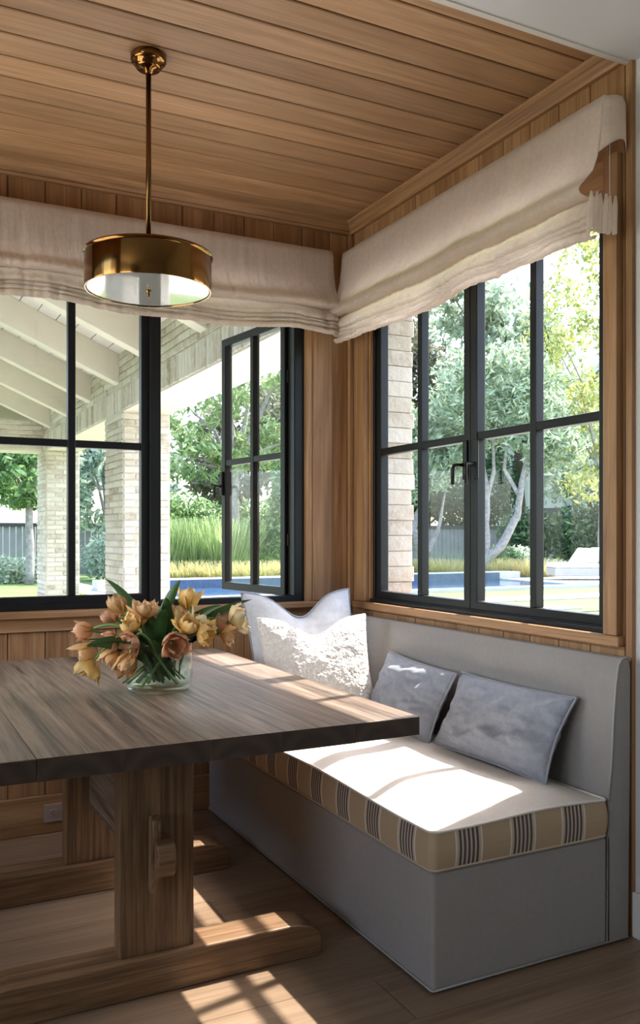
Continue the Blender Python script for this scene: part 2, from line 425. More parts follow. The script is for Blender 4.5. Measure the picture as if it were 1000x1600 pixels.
def prism_xz(prof, y0, y1):
    n = len(prof); V = [(x, y0, z) for x, z in prof] + [(x, y1, z) for x, z in prof]
    F = [tuple(range(n)), tuple(range(2 * n - 1, n - 1, -1))] + [(k, n + k, n + (k + 1) % n, (k + 1) % n) for k in range(n)]
    return V, F
def prism_yz(prof, x0, x1):
    n = len(prof); V = [(x0, y, z) for y, z in prof] + [(x1, y, z) for y, z in prof]
    F = [tuple(range(n)), tuple(range(2 * n - 1, n - 1, -1))] + [(k, n + k, n + (k + 1) % n, (k + 1) % n) for k in range(n)]
    return V, F
def sweep_x(prof, x0, x1): return prism_yz(prof, x0, x1)

def bez(p0, p1, p2, n):
    p0, p1, p2 = Vector(p0), Vector(p1), Vector(p2)
    return [p0 * (1 - t) ** 2 + p1 * 2 * t * (1 - t) + p2 * t * t for t in [i / n for i in range(n + 1)]]

XR, YB, XL, YN = 2.10, 3.795, -0.62, 2.005      # nook: right wall, back wall, left wall, opening to the kitchen
ZC, ZW = 2.79, 2.735                            # oak ceiling, white ceiling of the kitchen

# ------------------------------------------------------------------ floor and ceilings
floor = box('floor', -3.6, 2.3, -3.3, 4.05, -.12, -.012, 'floor_wood'); tag(floor, kind='structure')
random.seed(4)
pw = .232; y = -3.2; row = 0
while y < 4.0:
    y1 = min(y + pw, 4.04)
    x = -3.55 - random.random() * 1.5
    while x < 2.28:
        L = random.choice((1.7, 2.1, 2.5))
        xa, xb = max(x, -3.55), min(x + L, 2.28)
        if xb - xa > .05: piece('plank', xa, xb - .002, y, y1 - .0025, -.012, 0, 'floor_wood', floor, .0015)
        x += L
    y += pw; row += 1

ceil = box('ceiling', XL - .2, XR + .2, YN - .02, YB + .25, ZC + .02, ZC + .10, 'gap'); tag(ceil, kind='structure')
pp = .1355; y = 2.68 - 5 * pp
for k in range(14):
    ya, yb = y + k * pp, y + (k + 1) * pp
    ya, yb = max(ya, YN), min(yb, YB)
    if yb - ya > .02: piece('ceiling_plank', XL, XR, ya + .004, yb - .004, ZC, ZC + .02, 'ceil_wood', ceil, .003)
# white kitchen ceiling and walls
kc = box('ceiling', -3.6, XR + .2, -3.3, YN - .012, ZW, ZW + .18, 'white_ceiling'); tag(kc, kind='structure')
box_edge = box('trim_1', XL, XR, YN - .012, YN + .008, ZW - .004, ZC + .02, 'whitepaint'); tag(box_edge, kind='structure')
kw = box('wall_kitchen_right', XR + .012, XR + .2, -3.3, YN - .02, 0, ZW, 'white'); tag(kw, kind='structure')
mpK = lambda u, v, w: (-3.6 - w, u, v)
tag(ring('wall_kitchen_left', mpK, (-3.3, YN, 0, ZW), (-1.5, 1.2, .9, 2.4), 0, .2, 'white'), kind='structure')
tag(box('wall_kitchen_side', -3.6, XL - .02, YN - .02, YN + .15, 0, ZW, 'white'), kind='structure')
tag(box('wall_kitchen_rear', -3.8, XR + .2, -3.45, -3.3, 0, ZW, 'white'), kind='structure')
tag(box('trim_2', XR - .004, XR + .02, YN - .022, YN + .004, 0, ZW, 'wall_wood', bevel=.002), kind='structure')
tag(box('baseboard_kitchen', XR - .004, XR + .012, -3.3, YN - .022, 0, .14, 'whitepaint', bevel=.003), kind='structure')

# ------------------------------------------------------------------ nook walls with board cladding
mpB = lambda u, v, w: (u, YB + w, v)
mpW = lambda u, v, w: (XR + w, u, v)
mpL = lambda u, v, w: (XL - w, u, v)
HB = (-.34, 1.88, .93, 2.37)      # back opening  (x0,x1,z0,z1)
HR = (2.08, 3.62, .93, 2.37)      # right opening (y0,y1,z0,z1)
wall_b = tag(ring('wall_back', mpB, (XL - .2, XR + .2, -.05, ZC + .1), HB, .01, .25, 'wall_wood'), kind='structure')
wall_r = tag(ring('wall_right', mpW, (YN - .02, YB + .01, -.05, ZC + .1), HR, .012, .235, 'wall_wood'), kind='structure')
HL = (2.15, 3.6, .85, 2.35)
wall_l = tag(ring('wall_left', mpL, (YN - .02, YB + .01, -.05, ZC + .1), HL, .01, .2, 'wall_wood'), kind='structure')

def boards(parent, mp, a, b, first, pitch, hole, zlo, zhi, w0=0.0, w1=.01):
    k0 = math.floor((a - first) / pitch)
    u = first + k0 * pitch
    while u < b - 1e-6:
        ua, ub = max(u, a), min(u + pitch, b)
        u += pitch
        if ub - ua < .012: continue
        spans = [(ua, ub, zlo, zhi)]
        if ub > hole[0] and ua < hole[1]:
            spans = [(ua, ub, zlo, hole[2]), (ua, ub, hole[3], zhi)]
            if ua < hole[0]: spans.append((ua, hole[0], hole[2], hole[3]))
            if ub > hole[1]: spans.append((hole[1], ub, hole[2], hole[3]))
        for (p, q, z0, z1) in spans:
            if q - p < .012 or z1 - z0 < .01: continue
            c0, c1 = mp(p + .0018, z0, w0), mp(q - .0018, z1, w1)
            piece('board', min(c0[0], c1[0]), max(c0[0], c1[0]), min(c0[1], c1[1]), max(c0[1], c1[1]), z0, z1, 'wall_wood', parent, .0022)
boards(wall_b, mpB, XL, XR, .479, .15, (HB[0], HB[1], .845, HB[3]), .16, ZC)
boards(wall_r, mpW, YN, YB, 2.166, .15, (HR[0], HR[1], .89, HR[3]), .16, ZC)
boards(wall_l, mpL, YN, YB, 2.166, .15, HL, .16, ZC)

# crown moulding, baseboards, casings, sills
crown = [(0, 0), (.018, 0), (.022, .012), (.016, .016), (.030, .034), (.048, .046), (.052, .055), (0, .055)]
V, F = prism_yz([(YB - o, ZW + .002 + z) for o, z in crown], XL, XR); tag(mesh_obj('trim_3', V, F, 'trim_x'), kind='structure')
V, F = prism_xz([(XR - o, ZW + .002 + z) for o, z in crown], YN + .01, YB); tag(mesh_obj('trim_4', V, F, 'trim_y'), kind='structure')
tag(box('baseboard_back', XL, XR, YB - .014, YB + .01, 0, .16, 'trim_x', bevel=.004), kind='structure')
tag(box('baseboard_right', XR - .012, XR + .012, YN, YB - .014, 0, .16, 'trim_y', bevel=.004), kind='structure')
# back window casing, sill and apron
tag(box('trim_5', HB[1], HB[1] + .103, YB - .018, YB, .935, 2.46, 'wall_wood', bevel=.003), kind='structure')
tag(box('trim_6', HB[1] - .034, HB[1], YB - .010, YB + .10, .93, 2.37, 'wall_wood', bevel=.002), kind='structure')
tag(box('trim_7', HB[0] - .1, HB[1] + .12, YB - .050, YB + .08, .906, .934, 'trim_x', bevel=.005), kind='structure')
tag(box('trim_8', HB[0] - .1, HB[1] + .11, YB - .016, YB, .848, .906, 'trim_x', bevel=.003), kind='structure')
tag(box('trim_9', HB[0], HB[1], YB - .018, YB, 2.37, 2.46, 'trim_x', bevel=.003), kind='structure')
# corner board
tag(box('trim_10', 1.9855, 2.072, YB - .006, YB, .935, ZW, 'wall_wood', bevel=.003), kind='structure')
tag(box('trim_11', 2.075, XR - .001, YB - .026, YB, .90, ZW, 'wall_wood', bevel=.004), kind='structure')
# right window casings, jamb lining, sill and apron
tag(box('trim_12', XR - .022, XR, HR[1], HR[1] + .10, .935, 2.46, 'wall_wood', bevel=.003), kind='structure')
tag(box('trim_13', XR - .03, XR, HR[0] - .058, HR[0], .935, 2.46, 'wall_wood', bevel=.003), kind='structure')
tag(box('trim_14', XR - .030, XR + .06, 2.015, HR[1] + .115, .900, .934, 'trim_y', bevel=.005), kind='structure')
tag(box('trim_15', XR - .022, XR, HR[0], HR[1], 2.37, 2.46, 'trim_y', bevel=.003), kind='structure')
tag(box('trim_16', XR - .002, XR + .02, HR[1] - .012, HR[1], .934, 2.37, 'wall_wood', bevel=.002), kind='structure')

# limewashed brick facing of the outer wall, seen in the window reveal
random.seed(21)
z = .80; r = 0
while z < 2.37:
    o = random.uniform(-.012, .012); d_ = random.uniform(0, .012)
    piece('brick', XR + .095, XR + (.243 if r % 2 else .238) + o * .6, HR[1] - .012 - d_ * .4, HR[1] + .10, z + .001, z + .0735, 'brick', wall_r, .003)
    z += .075; r += 1

# ------------------------------------------------------------------ steel casement windows
def sash(name, parent, mp, u0, u1, v0, v1, vt, handle=None, hw=1):
    """sash ring > vertical and horizontal glazing bars, four panes, handle"""
    st = .042; w0, w1 = .0, .045
    s = ring(name, mp, (u0, u1, v0, v1), (u0 + st, u1 - st, v0 + st, v1 - st), w0, w1, 'black', parent, bevel=.004)
    uc = (u0 + u1) / 2; b = .016
    mbox('glazing_bar', mp, uc - b, uc + b, v0 + st, v1 - st, w0 + .003, w1 - .002, 'black', s, .003)
    for a, c in ((u0 + st, uc - b), (uc + b, u1 - st)):
        mbox('glazing_bar', mp, a, c, vt - b, vt + b, w0 + .004, w1 - .003, 'black', s, .003)
        for p, q in ((v0 + st, vt - b), (vt + b, v1 - st)):
            mbox('pane', mp, a - .004, c + .004, p - .004, q + .004, .024, .029, 'glass', s)
    if handle is not None:
        uh, sg = handle
        hp = mbox('handle', mp, uh - .014, uh + .014, 1.475, 1.635, -.010 * hw, .001, 'black', s, .004)
        pts = [mp(uh, 1.535, -.008), mp(uh, 1.535, -.045), mp(uh - sg * .004, 1.533, -.056), mp(uh - sg * .008, 1.52, -.060), mp(uh - sg * .010, 1.455, -.060)]
        V, F = tube(pts, .0075, 10); mesh_obj('lever', V, F, 'black', hp, smooth=True)
    return s

ZT = 1.647
# window in the back wall: fixed frame, two closed sashes, the right hand sash swung out
win_b = tag(ring('window_1', mpB, (-.34, 1.846, .934, 2.37), (-.30, 1.792, .962, 2.335), .012, .085, 'black', bevel=.004),
            'black steel casement window in the back wall with its right sash swung open', kind='structure')
mpBs = lambda u, v, w: mpB(u, v, w + .03)
for a in (-.30, .40):
    sash('sash', win_b, mpBs, a, a + .69, .950, 2.345, ZT)
mbox('mullion', mpB, 1.082, 1.132, .945, 2.355, .010, .08, 'black', win_b, .004)
mbox('mullion', mpB, .386, .404, .945, 2.355, .010, .08, 'black', win_b, .004)
hinge = Vector((1.800, 3.885)); ang = math.radians(98)       # open a little past square
dirv = Vector((math.cos(ang), math.sin(ang))); nrm = Vector((-dirv.y, dirv.x))
def mpO(u, v, w):
    p = hinge + dirv * u + nrm * (w - .02); return (p.x, p.y, v)
so = sash('sash', win_b, mpO, .0, .645, .955, 2.325, ZT)
so['label'] = 'open sash swung outward on the right'
hp = mbox('handle', mpO, .614, .640, 1.47, 1.60, .045, .060, 'black', so, .004)
V, F = tube([mpO(.627, 1.52, .058), mpO(.627, 1.52, .095), mpO(.625, 1.50, .10), mpO(.622, 1.45, .10)], .0075, 8); mesh_obj('lever', V, F, 'black', hp, smooth=True)
mpIn = lambda u, v, w: mpB(u, v, w)
hp = mbox('hinge', mpB, 1.786, 1.81, 1.20, 1.26, .07, .10, 'black', win_b, .003)
hp = mbox('hinge', mpB, 1.786, 1.81, 2.0, 2.06, .07, .10, 'black', win_b, .003)

win_r = tag(ring('window_2', mpW, (2.08, 3.612, .934, 2.37), (2.105, 3.592, .958, 2.345), .015, .085, 'black', bevel=.004),
            'black steel casement window over the grey banquette with two closed sashes', kind='structure')
mpWs = lambda u, v, w: mpW(u, v, w + .022)
sash('sash', win_r, mpWs, 2.852, 3.592, .946, 2.35, ZT, handle=(2.876, -1))
sash('sash', win_r, mpWs, 2.108, 2.850, .946, 2.35, ZT, handle=(2.806, 1))
mbox('sill_rail', mpW, 2.08, 3.612, .934, .950, -.004, .05, 'black', win_r, .003)

win_l = tag(ring('added_window_3', mpL, (2.15, 3.6, .85, 2.35), (2.19, 3.56, .89, 2.31), .02, .08, 'black', bevel=.004), kind='structure')  # unseen window, added to let fill light in from the left
mbox('mullion', mpL, 2.855, 2.895, .89, 2.31, .02, .08, 'black', win_l, .003)
win_k = tag(ring('added_window_4', mpK, (-1.5, 1.2, .9, 2.4), (-1.45, 1.15, .95, 2.35), .03, .10, 'black', bevel=.004), kind='structure')  # unseen kitchen window, added to go with its fill lamp
for a in (-.6, .3): mbox('mullion', mpK, a - .03, a + .03, .95, 2.35, .035, .095, 'black', win_k, .003)

# ------------------------------------------------------------------ roman shades
def shade_profile():
    """(offset from wall, z) from the top down, front side of the folded linen"""
    return [(.020, 2.612), (.060, 2.616), (.098, 2.612), (.104, 2.58), (.108, 2.53), (.114, 2.47), (.124, 2.42), (.142, 2.375), (.168, 2.345),
            (.188, 2.324), (.196, 2.308), (.188, 2.296), (.160, 2.292), (.128, 2.300), (.112, 2.306),
            (.108, 2.300), (.122, 2.290), (.140, 2.275), (.152, 2.258), (.157, 2.245), (.150, 2.238), (.128, 2.237),
            (.118, 2.238), (.128, 2.231), (.149, 2.227), (.156, 2.222), (.146, 2.218), (.124, 2.217),
            (.130, 2.212), (.150, 2.208), (.156, 2.203), (.146, 2.199), (.124, 2.198),
            (.130, 2.193), (.148, 2.189), (.152, 2.182), (.146, 2.176), (.138, 2.168), (.130, 2.172), (.118, 2.186)]
def shade(name, mp, u0, u1, seed, label, n=150, drop=0.0, flare=None):
    prof = shade_profile(); m = len(prof); V, F = [], []
    root = empty(name, mp((u0 + u1) / 2, 2.60, 0), label, 'roman shade', 'linen roman shades')
    rng = random.Random(seed)
    ph = [rng.random() * 9 for _ in range(8)]
    for i in range(n + 1):
        t = i / n; u = u0 + (u1 - u0) * t
        # slow sag of the folds plus finer gathers that grow toward the stacked hem
        for j, (o, z) in enumerate(prof):
            dn = max(0, min(1, (2.60 - z) / .42))
            sag = .010 * math.sin(5.2 * t * (u1 - u0) + ph[0]) + .006 * math.sin(11 * t * (u1 - u0) + ph[1])
            w = noise.noise(Vector((u * 7 + ph[2], z * 1.5, seed))) * .008 + noise.noise(Vector((u * 30, z * 6, seed + 3))) * .008 + noise.noise(Vector((u * 75, z * 12, seed + 5))) * .0022
            oo = o + (w * (.4 + 1.3 * dn) if j > 2 else 0)
            zz = z + (sag * dn ** 2) * 1.1 + noise.noise(Vector((u * 4.5, j * .35, seed + 9))) * .010 * dn ** 2 - drop * dn
            e = min(t, 1 - t) * abs(u1 - u0)
            V.append(mp(u, zz, -oo))
    for i in range(n):
        for j in range(m - 1):
            F.append((i * m + j, i * m + j + 1, (i + 1) * m + j + 1, (i + 1) * m + j))
    s = mesh_obj('folded_fabric', V, F, 'linen', root, smooth=True)
    so_ = s.modifiers.new('solid', 'SOLIDIFY'); so_.thickness = .0016; so_.offset = 0
    mbox('headrail', mp, u0 + .01, u1 - .01, 2.565, 2.608, -.085, -.001, 'linen', root, .004)
    return root
sh_b = shade('roman_shade', mpB, XL + .12, 1.945, 2, 'gathered cream linen roman shade on the back wall behind the pendant lamp', n=420, drop=-.03)
sh_r = shade('roman_shade', mpW, 2.005, 3.705, 5, 'gathered cream linen roman shade over the window above the banquette', n=360, drop=.005)
# side return and lift cord at the near end of the right shade
V = []; F = []; nn = 10
for i in range(nn + 1):
    t = i / nn
    for j in range(9):
        q = j / 8
        zt = 2.612 - .014 * (t - .35) ** 2 * 2
        zb = 2.452 - .030 * (1 - abs(2 * t - 1) ** 2) * -1.0 - .02 * (1 - t)
        o = float(np.interp(-(zt + (zb - zt) * q), [-2.612, -2.58, -2.53, -2.47, -2.42, -2.375], [.100, .104, .108, .114, .124, .142])) * (1 - t) + .004 * t
        V.append((XR - o, 2.0055 - .022 * math.sin(math.pi * t) - .012 * math.sin(math.pi * t) * (q), zt + (zb - zt) * q))
for i in range(nn):
    for j in range(8): F.append((i * 9 + j, i * 9 + j + 1, (i + 1) * 9 + j + 1, (i + 1) * 9 + j))
r_ = mesh_obj('side_return', V, F, 'linen', sh_r, smooth=True); q_ = r_.modifiers.new('solid', 'SOLIDIFY'); q_.thickness = .002
V, F = tube([(XR - .06, 2.02, 2.56), (XR - .06, 2.02, 2.30)], .0016, 6); mesh_obj('lift_cord', V, F, 'cord', sh_r)
# pleated ends of the stacked hem (near end)
for k in range(6):
    xx = XR - .168 + k * .019; yy = 2.001 - .004 * (k % 2)
    pts = [(xx + .02, yy + .006, 2.306), (xx + .012, yy, 2.272), (xx + .004, yy - .004, 2.240), (xx, yy - .006, 2.205), (xx - .002 + .004 * (k % 3), yy - .005, 2.176 + .006 * k / 5)]
    V, F = tube(pts, [.004, .008, .010, .0105, .007], 8); mesh_obj('hem_pleat', V, F, 'linen', sh_r, smooth=True)

# ------------------------------------------------------------------ pendant lamp
LX, LY = .774, 2.74
lamp = empty('pendant_lamp', (LX, LY, 2.03), 'round brass drum pendant lamp hanging on a thin rod over the table', 'lamp')
V, F = lathe([(.0, 0), (.054, 0), (.057, -.004), (.057, -.020), (.052, -.026), (.044, -.028), (.042, -.040), (.036, -.046), (.016, -.047), (.012, -.060), (.0, -.062)], (LX, LY, ZC), 48)
mesh_obj('canopy', V, F, 'brass', lamp, smooth=True)
V, F = tube([(LX, LY, ZC - .045), (LX, LY, 2.155)], .0085, 16); mesh_obj('rod', V, F, 'dark_brass', lamp, smooth=True)
V, F = lathe([(.0, .03), (.0105, .03), (.012, .02), (.014, .012), (.030, .006), (.04, .0), (.0, -.002)], (LX, LY, 2.150), 32)
mesh_obj('collar', V, F, 'dark_brass', lamp, smooth=True)
V, F = lathe([(.0, .1165), (.196, .1165), (.2035, .115), (.2055, .110), (.2035, .105), (.2005, .103), (.2005, .004), (.1995, .0), (.195, .0), (.193, .004), (.193, .108), (.0, .110)], (LX, LY, 2.034), 96)
sh = mesh_obj('drum_shade', V, F, 'brass', lamp, smooth=True); e_ = sh.modifiers.new('edge', 'EDGE_SPLIT'); e_.split_angle = math.radians(35)
V, F = lathe([(.0, .0), (.192, .0), (.192, .006), (.0, .006)], (LX, LY, 2.037), 96); mesh_obj('diffuser', V, F, 'lamp_glass', lamp)
V, F = lathe([(.0, .0), (.004, .001), (.0065, .006), (.004, .011), (.005, .014), (.009, .018), (.009, .022), (.0, .022)], (LX, LY, 2.0155), 20)
mesh_obj('finial', V, F, 'brass', lamp, smooth=True)
# seam strip of the drum
# ------------------------------------------------------------------ wall outlet
ox, oz = .678, .085
out = empty('wall_outlet', (ox, YB - .015, oz), 'horizontal duplex wall outlet set in the oak baseboard', 'outlet')
box('cover_plate', ox - .058, ox + .058, YB - .021, YB - .0145, oz - .038, oz + .038, 'plate', out, bevel=.002)
for s_ in (-1, 1):
    cx = ox + s_ * .02
    f_ = box('socket', cx - .0165, cx + .0165, YB - .0235, YB - .0205, oz - .016, oz + .016, 'plate', out, bevel=.003)
    for dz in (-.006, .006): box('slot', cx - .004 + s_ * 0, cx + .005, YB - .0242, YB - .0232, oz + dz - .0013, oz + dz + .0013, 'slot', f_)
    box('slot', cx - .0115, cx - .0075, YB - .0242, YB - .0232, oz - .002, oz + .002, 'slot', f_)

# ------------------------------------------------------------------ banquette
BX0, BX1, BY0, BY1 = 1.345, 1.985, 1.975, YB - .02
bench = empty('banquette', (1.7, 2.9, 0), 'grey upholstered banquette bench along the right wall under the window', 'bench')
box('base', BX0, BX1, BY0, BY1, .006, .330, 'grey', bench, bevel=.012, seg=3)
bp = [(1.985, .006), (2.075, .006), (2.083, .60), (2.084, .83), (2.080, .862), (2.066, .874), (2.048, .870), (2.034, .852), (2.024, .80), (2.014, .70), (2.004, .55), (1.992, .44)]
V, F = prism_xz(bp, BY0, BY1); back = mesh_obj('back', V, F, 'grey', bench, smooth=False, bevel=.006, seg=3)
back.data.shade_smooth(); e_ = back.modifiers.new('edge', 'EDGE_SPLIT'); e_.split_angle = math.radians(32)
for yy in (BY0 + .001,):
    pts = [(x - .001, yy, z) for x, z in bp[4:]]
    V, F = tube(pts, .0035, 8); mesh_obj('piping', V, F, 'piping_grey', bench, smooth=True)
V, F = tube([(BX1 + .003, BY0 - .001, .012), (BX1 + .003, BY0 - .001, .33)], .0016, 6); mesh_obj('seam', V, F, 'slot', bench, smooth=True)
V, F = tube([(BX0 - .001, BY1, .010), (BX0 - .001, BY0 + .004, .010), (BX0 + .004, BY0 - .001, .010), (2.07, BY0 - .001, .010)], .003, 6); mesh_obj('hem_piping', V, F, 'piping_grey', bench, smooth=True)

# seat cushion: crowned top, striped boxing, two runs of piping
CX0, CX1, CY0, CY1, CZ0, CZ1 = 1.340, 1.982, 1.970, YB - .022, .3315, .447
cush = empty('seat_cushion', ((CX0 + CX1) / 2, (CY0 + CY1) / 2, CZ0), 'long box seat cushion with striped beige sides on the banquette', 'cushion')
def rr_loop(x0, x1, y0, y1, r, n=6, step=.05):
    pts = []
    cs = [((x0 + r, y0 + r), math.pi, 1.5 * math.pi), ((x1 - r, y0 + r), 1.5 * math.pi, 2 * math.pi), ((x1 - r, y1 - r), 0, .5 * math.pi), ((x0 + r, y1 - r), .5 * math.pi, math.pi)]
    for c_, a0, a1 in cs:
        arc = [(c_[0] + r * math.cos(a0 + (a1 - a0) * k / n), c_[1] + r * math.sin(a0 + (a1 - a0) * k / n)) for k in range(n + 1)]
        if pts:
            p, q = pts[-1], arc[0]; L = math.hypot(q[0] - p[0], q[1] - p[1]); k = max(1, int(L / step))
            pts += [(p[0] + (q[0] - p[0]) * i / k, p[1] + (q[1] - p[1]) * i / k) for i in range(1, k)]
        pts += arc
    p, q = pts[-1], pts[0]; L = math.hypot(q[0] - p[0], q[1] - p[1]); k = max(1, int(L / step))
    pts += [(p[0] + (q[0] - p[0]) * i / k, p[1] + (q[1] - p[1]) * i / k) for i in range(1, k)]
    return pts
lp = rr_loop(CX0, CX1, CY0, CY1, .022)
def zt(x, y): return CZ1 + .006 * math.sin(x * 9 + y * 5.5)
n = len(lp); rows = 7; V = []; UV = []
for j in range(rows):
    t = j / (rows - 1); bul = .007 * math.sin(math.pi * t)
    for (x, y) in lp:
        dx = (1 if x > (CX0 + CX1) / 2 + .28 else -1 if x < (CX0 + CX1) / 2 - .28 else 0); dy = (1 if y > CY1 - .05 else -1 if y < CY0 + .05 else 0)
        V.append((x + dx * bul, y + dy * bul, CZ0 + t * (zt(x, y) - CZ0) + (.004 if j == 0 else 0))); UV.append((x + y, t))
F = [(j * n + k, j * n + (k + 1) % n, (j + 1) * n + (k + 1) % n, (j + 1) * n + k) for j in range(rows - 1) for k in range(n)]
F.append(tuple(range(n))[::-1])
mesh_obj('boxing', V, F, 'stripe', cush, smooth=False, uv=UV)
# crowned top, built as a grid
nx_, ny_ = 22, 60; V = []; F = []
for i in range(nx_ + 1):
    for j in range(ny_ + 1):
        a, b = i / nx_, j / ny_
        x, y = CX0 + .002 + (CX1 - CX0 - .004) * a, CY0 + .002 + (CY1 - CY0 - .004) * b
        ex = min(a, 1 - a) * (CX1 - CX0); ey = min(b, 1 - b) * (CY1 - CY0); e = min(1, ex / .16) ; f = min(1, ey / .16)
        crown_ = .030 * math.sin(e * math.pi / 2) * math.sin(f * math.pi / 2)
        crown_ += (noise.noise(Vector((x * 6, y * 5, 1))) * .004) * min(1, ex / .05) * min(1, ey / .05)
        # round the plan corners
        r = .022; cxn, cyn = max(CX0 + r - x, x - CX1 + r, 0), max(CY0 + r - y, y - CY1 + r, 0)
        if cxn > 0 and cyn > 0:
            L = math.hypot(cxn, cyn)
            if L > r:
                k_ = r / L; x += (1 if x < CX0 + r else -1) * cxn * (1 - k_); y += (1 if y < CY0 + r else -1) * cyn * (1 - k_)
        V.append((x, y, zt(x, y) * 1.0 + crown_))
for i in range(nx_):
    for j in range(ny_): F.append((i * (ny_ + 1) + j, (i + 1) * (ny_ + 1) + j, (i + 1) * (ny_ + 1) + j + 1, i * (ny_ + 1) + j + 1))
mesh_obj('top_panel', V, F, 'cushion_top', cush, smooth=True)
V, F = tube([(x, y, zt(x, y) + .001) for x, y in lp], .0042, 8, closed=True); mesh_obj('piping', V, F, 'piping_white', cush, smooth=True)
V, F = tube([(x, y, CZ0 + .006) for x, y in lp], .0038, 8, closed=True); mesh_obj('piping', V, F, 'stripe', cush, smooth=True)

# ------------------------------------------------------------------ throw pillows
def pillow(name, w, h_, th, base, yaw, lean, mat, pmat, label, seed, chop=0.0, wr=.010, roll=0.0, group=None, n=44, bumpy=0.0, flange=0.0):
    """base = middle of the bottom edge; face normal before turning is -Y; lean tips the top backwards"""
    root = empty(name, base, label, 'pillow', group)
    R = Matrix.Rotation(yaw, 3, 'Z') @ Matrix.Rotation(-lean, 3, 'X') @ Matrix.Rotation(roll, 3, 'Y')
    def outline(u, v):
        x = w / 2 * u * (1 - .055 * (1 - v * v) - .02 * (1 - abs(v)))
        z = h_ / 2 * v * (1 - .055 * (1 - u * u))
        if chop and v > -.2:
            k = ((v + .2) / 1.2) ** 1.6
            z -= chop * k * math.exp(-(u / .42) ** 2)
        return x, z + h_ / 2
    def thick(u, v):
        a = max(0.0, (1 - abs(u) ** 2.6) * (1 - abs(v) ** 2.6))
        return th / 2 * a ** .55
    V = []; F = []; idx = {}
    for side in (-1, 1):
        for i in range(n + 1):
            for j in range(n + 1):
                u, v = -1 + 2 * i / n, -1 + 2 * j / n
                if side == 1 and (i in (0, n) or j in (0, n)): idx[(1, i, j)] = idx[(-1, i, j)]; continue
                x, z = outline(u, v); t = thick(u, v)
                ed = 1 - max(abs(u), abs(v)); 
                wv = noise.noise(Vector((x * 9 + seed, z * 16, side * 3.1 + seed))) * wr * min(1, ed * 3 + .15)
                wv += noise.noise(Vector((x * 24 + seed, z * 40, seed))) * wr * .45 * (1 - abs(.55 - max(abs(u), abs(v))))
                if bumpy: wv += noise.noise(Vector((x * 110, z * 110, seed))) * bumpy
                y = side * (t + (wv if 0 < i < n and 0 < j < n else 0))
                if chop: y -= chop * .25 * max(0, v) * math.exp(-(u / .4) ** 2) * (1 if side < 0 else 0) * -1
                p = R @ Vector((x, y, z)) + Vector(base)
                idx[(side, i, j)] = len(V); V.append(tuple(p))
        for i in range(n):
            for j in range(n):
                q = (idx[(side, i, j)], idx[(side, i + 1, j)], idx[(side, i + 1, j + 1)], idx[(side, i, j + 1)])
                F.append(q if side < 0 else q[::-1])
    mesh_obj('pillow_cover', V, F, mat, root, smooth=True)
    lp_ = [( -1 + 2 * i / n, -1) for i in range(n)] + [(1, -1 + 2 * i / n) for i in range(n)] + [(1 - 2 * i / n, 1) for i in range(n)] + [(-1, 1 - 2 * i / n) for i in range(n)]
    pts = []
    for u, v in lp_:
        x, z = outline(u, v); pts.append(R @ Vector((x, 0, z)) + Vector(base))
    V, F = tube(pts, .0042, 8, closed=True); mesh_obj('piping', V, F, pmat, root, smooth=True)
    return root
ST = .474
pillow('throw_pillow', .60, .29, .12, (1.850, 2.405, ST), math.radians(-90 + 1), math.radians(27), 'blue_pillow', 'blue_piping',
       'grey blue lumbar pillow on the near end of the bench, whole front in view', 11, wr=.026, roll=math.radians(0))
pillow('throw_pillow', .56, .29, .115, (1.845, 2.985, ST), math.radians(-90 - 4), math.radians(24), 'blue_pillow', 'blue_piping',
       'grey blue lumbar pillow partly hidden behind the table corner', 23, wr=.022, roll=math.radians(2))
pillow('throw_pillow', .50, .45, .16, (1.655, 3.22, ST), math.radians(-4), math.radians(17), 'boucle', 'boucle',
       'nubby white boucle pillow in front of the larger pale pillow', 37, chop=.075, wr=.012, bumpy=.006, n=70)
pillow('throw_pillow', .56, .55, .15, (1.715, 3.44, ST), math.radians(3), math.radians(17), 'rear_pillow', 'blue_piping',
       'large pale grey square pillow with a dented top in the bench corner', 51, chop=.11, wr=.014)

# ------------------------------------------------------------------ trestle table
TX0, TX1, TY0, TY1, TZ0, TZ1 = .10, 1.285, 1.945, 3.525, .720, .770
table = empty('trestle_table', (.69, 2.735, 0), 'weathered oak trestle dining table with thick plank top and pegged stretcher', 'table')
wsum = [.205, .19, .205, .185, .205, .195]; x = TX0
for k, w_ in enumerate(wsum):
    a, b = x, (TX1 if k == 5 else x + w_); x += w_
    box('tabletop_plank', a + .0003, b - .0003, TY0 + random.uniform(-.0003, .0003), TY1, TZ0, TZ1 + random.uniform(-.0003, .0002), 'table_y', table, bevel=0 if 0 < k < 5 else .003)
UXC = .687
def foot_prof(x0, x1, h0=.105):
    pr = [(x0 + .012, .0), (x1 - .012, .0), (x1, .012), (x1 - .002, .052), (x1 - .012, .074), (x1 - .034, .090), (x1 - .07, .1), (x1 - .11, h0)]
    pr += [(x0 + .11, h0), (x0 + .07, .1), (x0 + .034, .09), (x0 + .012, .074), (x0 + .002, .052), (x0, .012)]
    return pr
for yc in (2.375, 3.135):
    V, F = prism_xz(foot_prof(.190, 1.184), yc - .058, yc + .058); mesh_obj('foot', V, F, 'table_x', table, bevel=.005)
    box('upright', UXC - .104, UXC + .104, yc - .035, yc + .035, .103, .665, 'table_z', table, bevel=.004)
    V, F = prism_xz([(.26, .72), (.26, .695), (.34, .655), (1.03, .655), (1.11, .695), (1.11, .72)], yc - .045, yc + .045); mesh_obj('bearer', V, F, 'table_x', table, bevel=.004)
box('stretcher', UXC - .026, UXC + .026, 2.41, 3.10, .308, .53, 'table_y', table, bevel=.004)
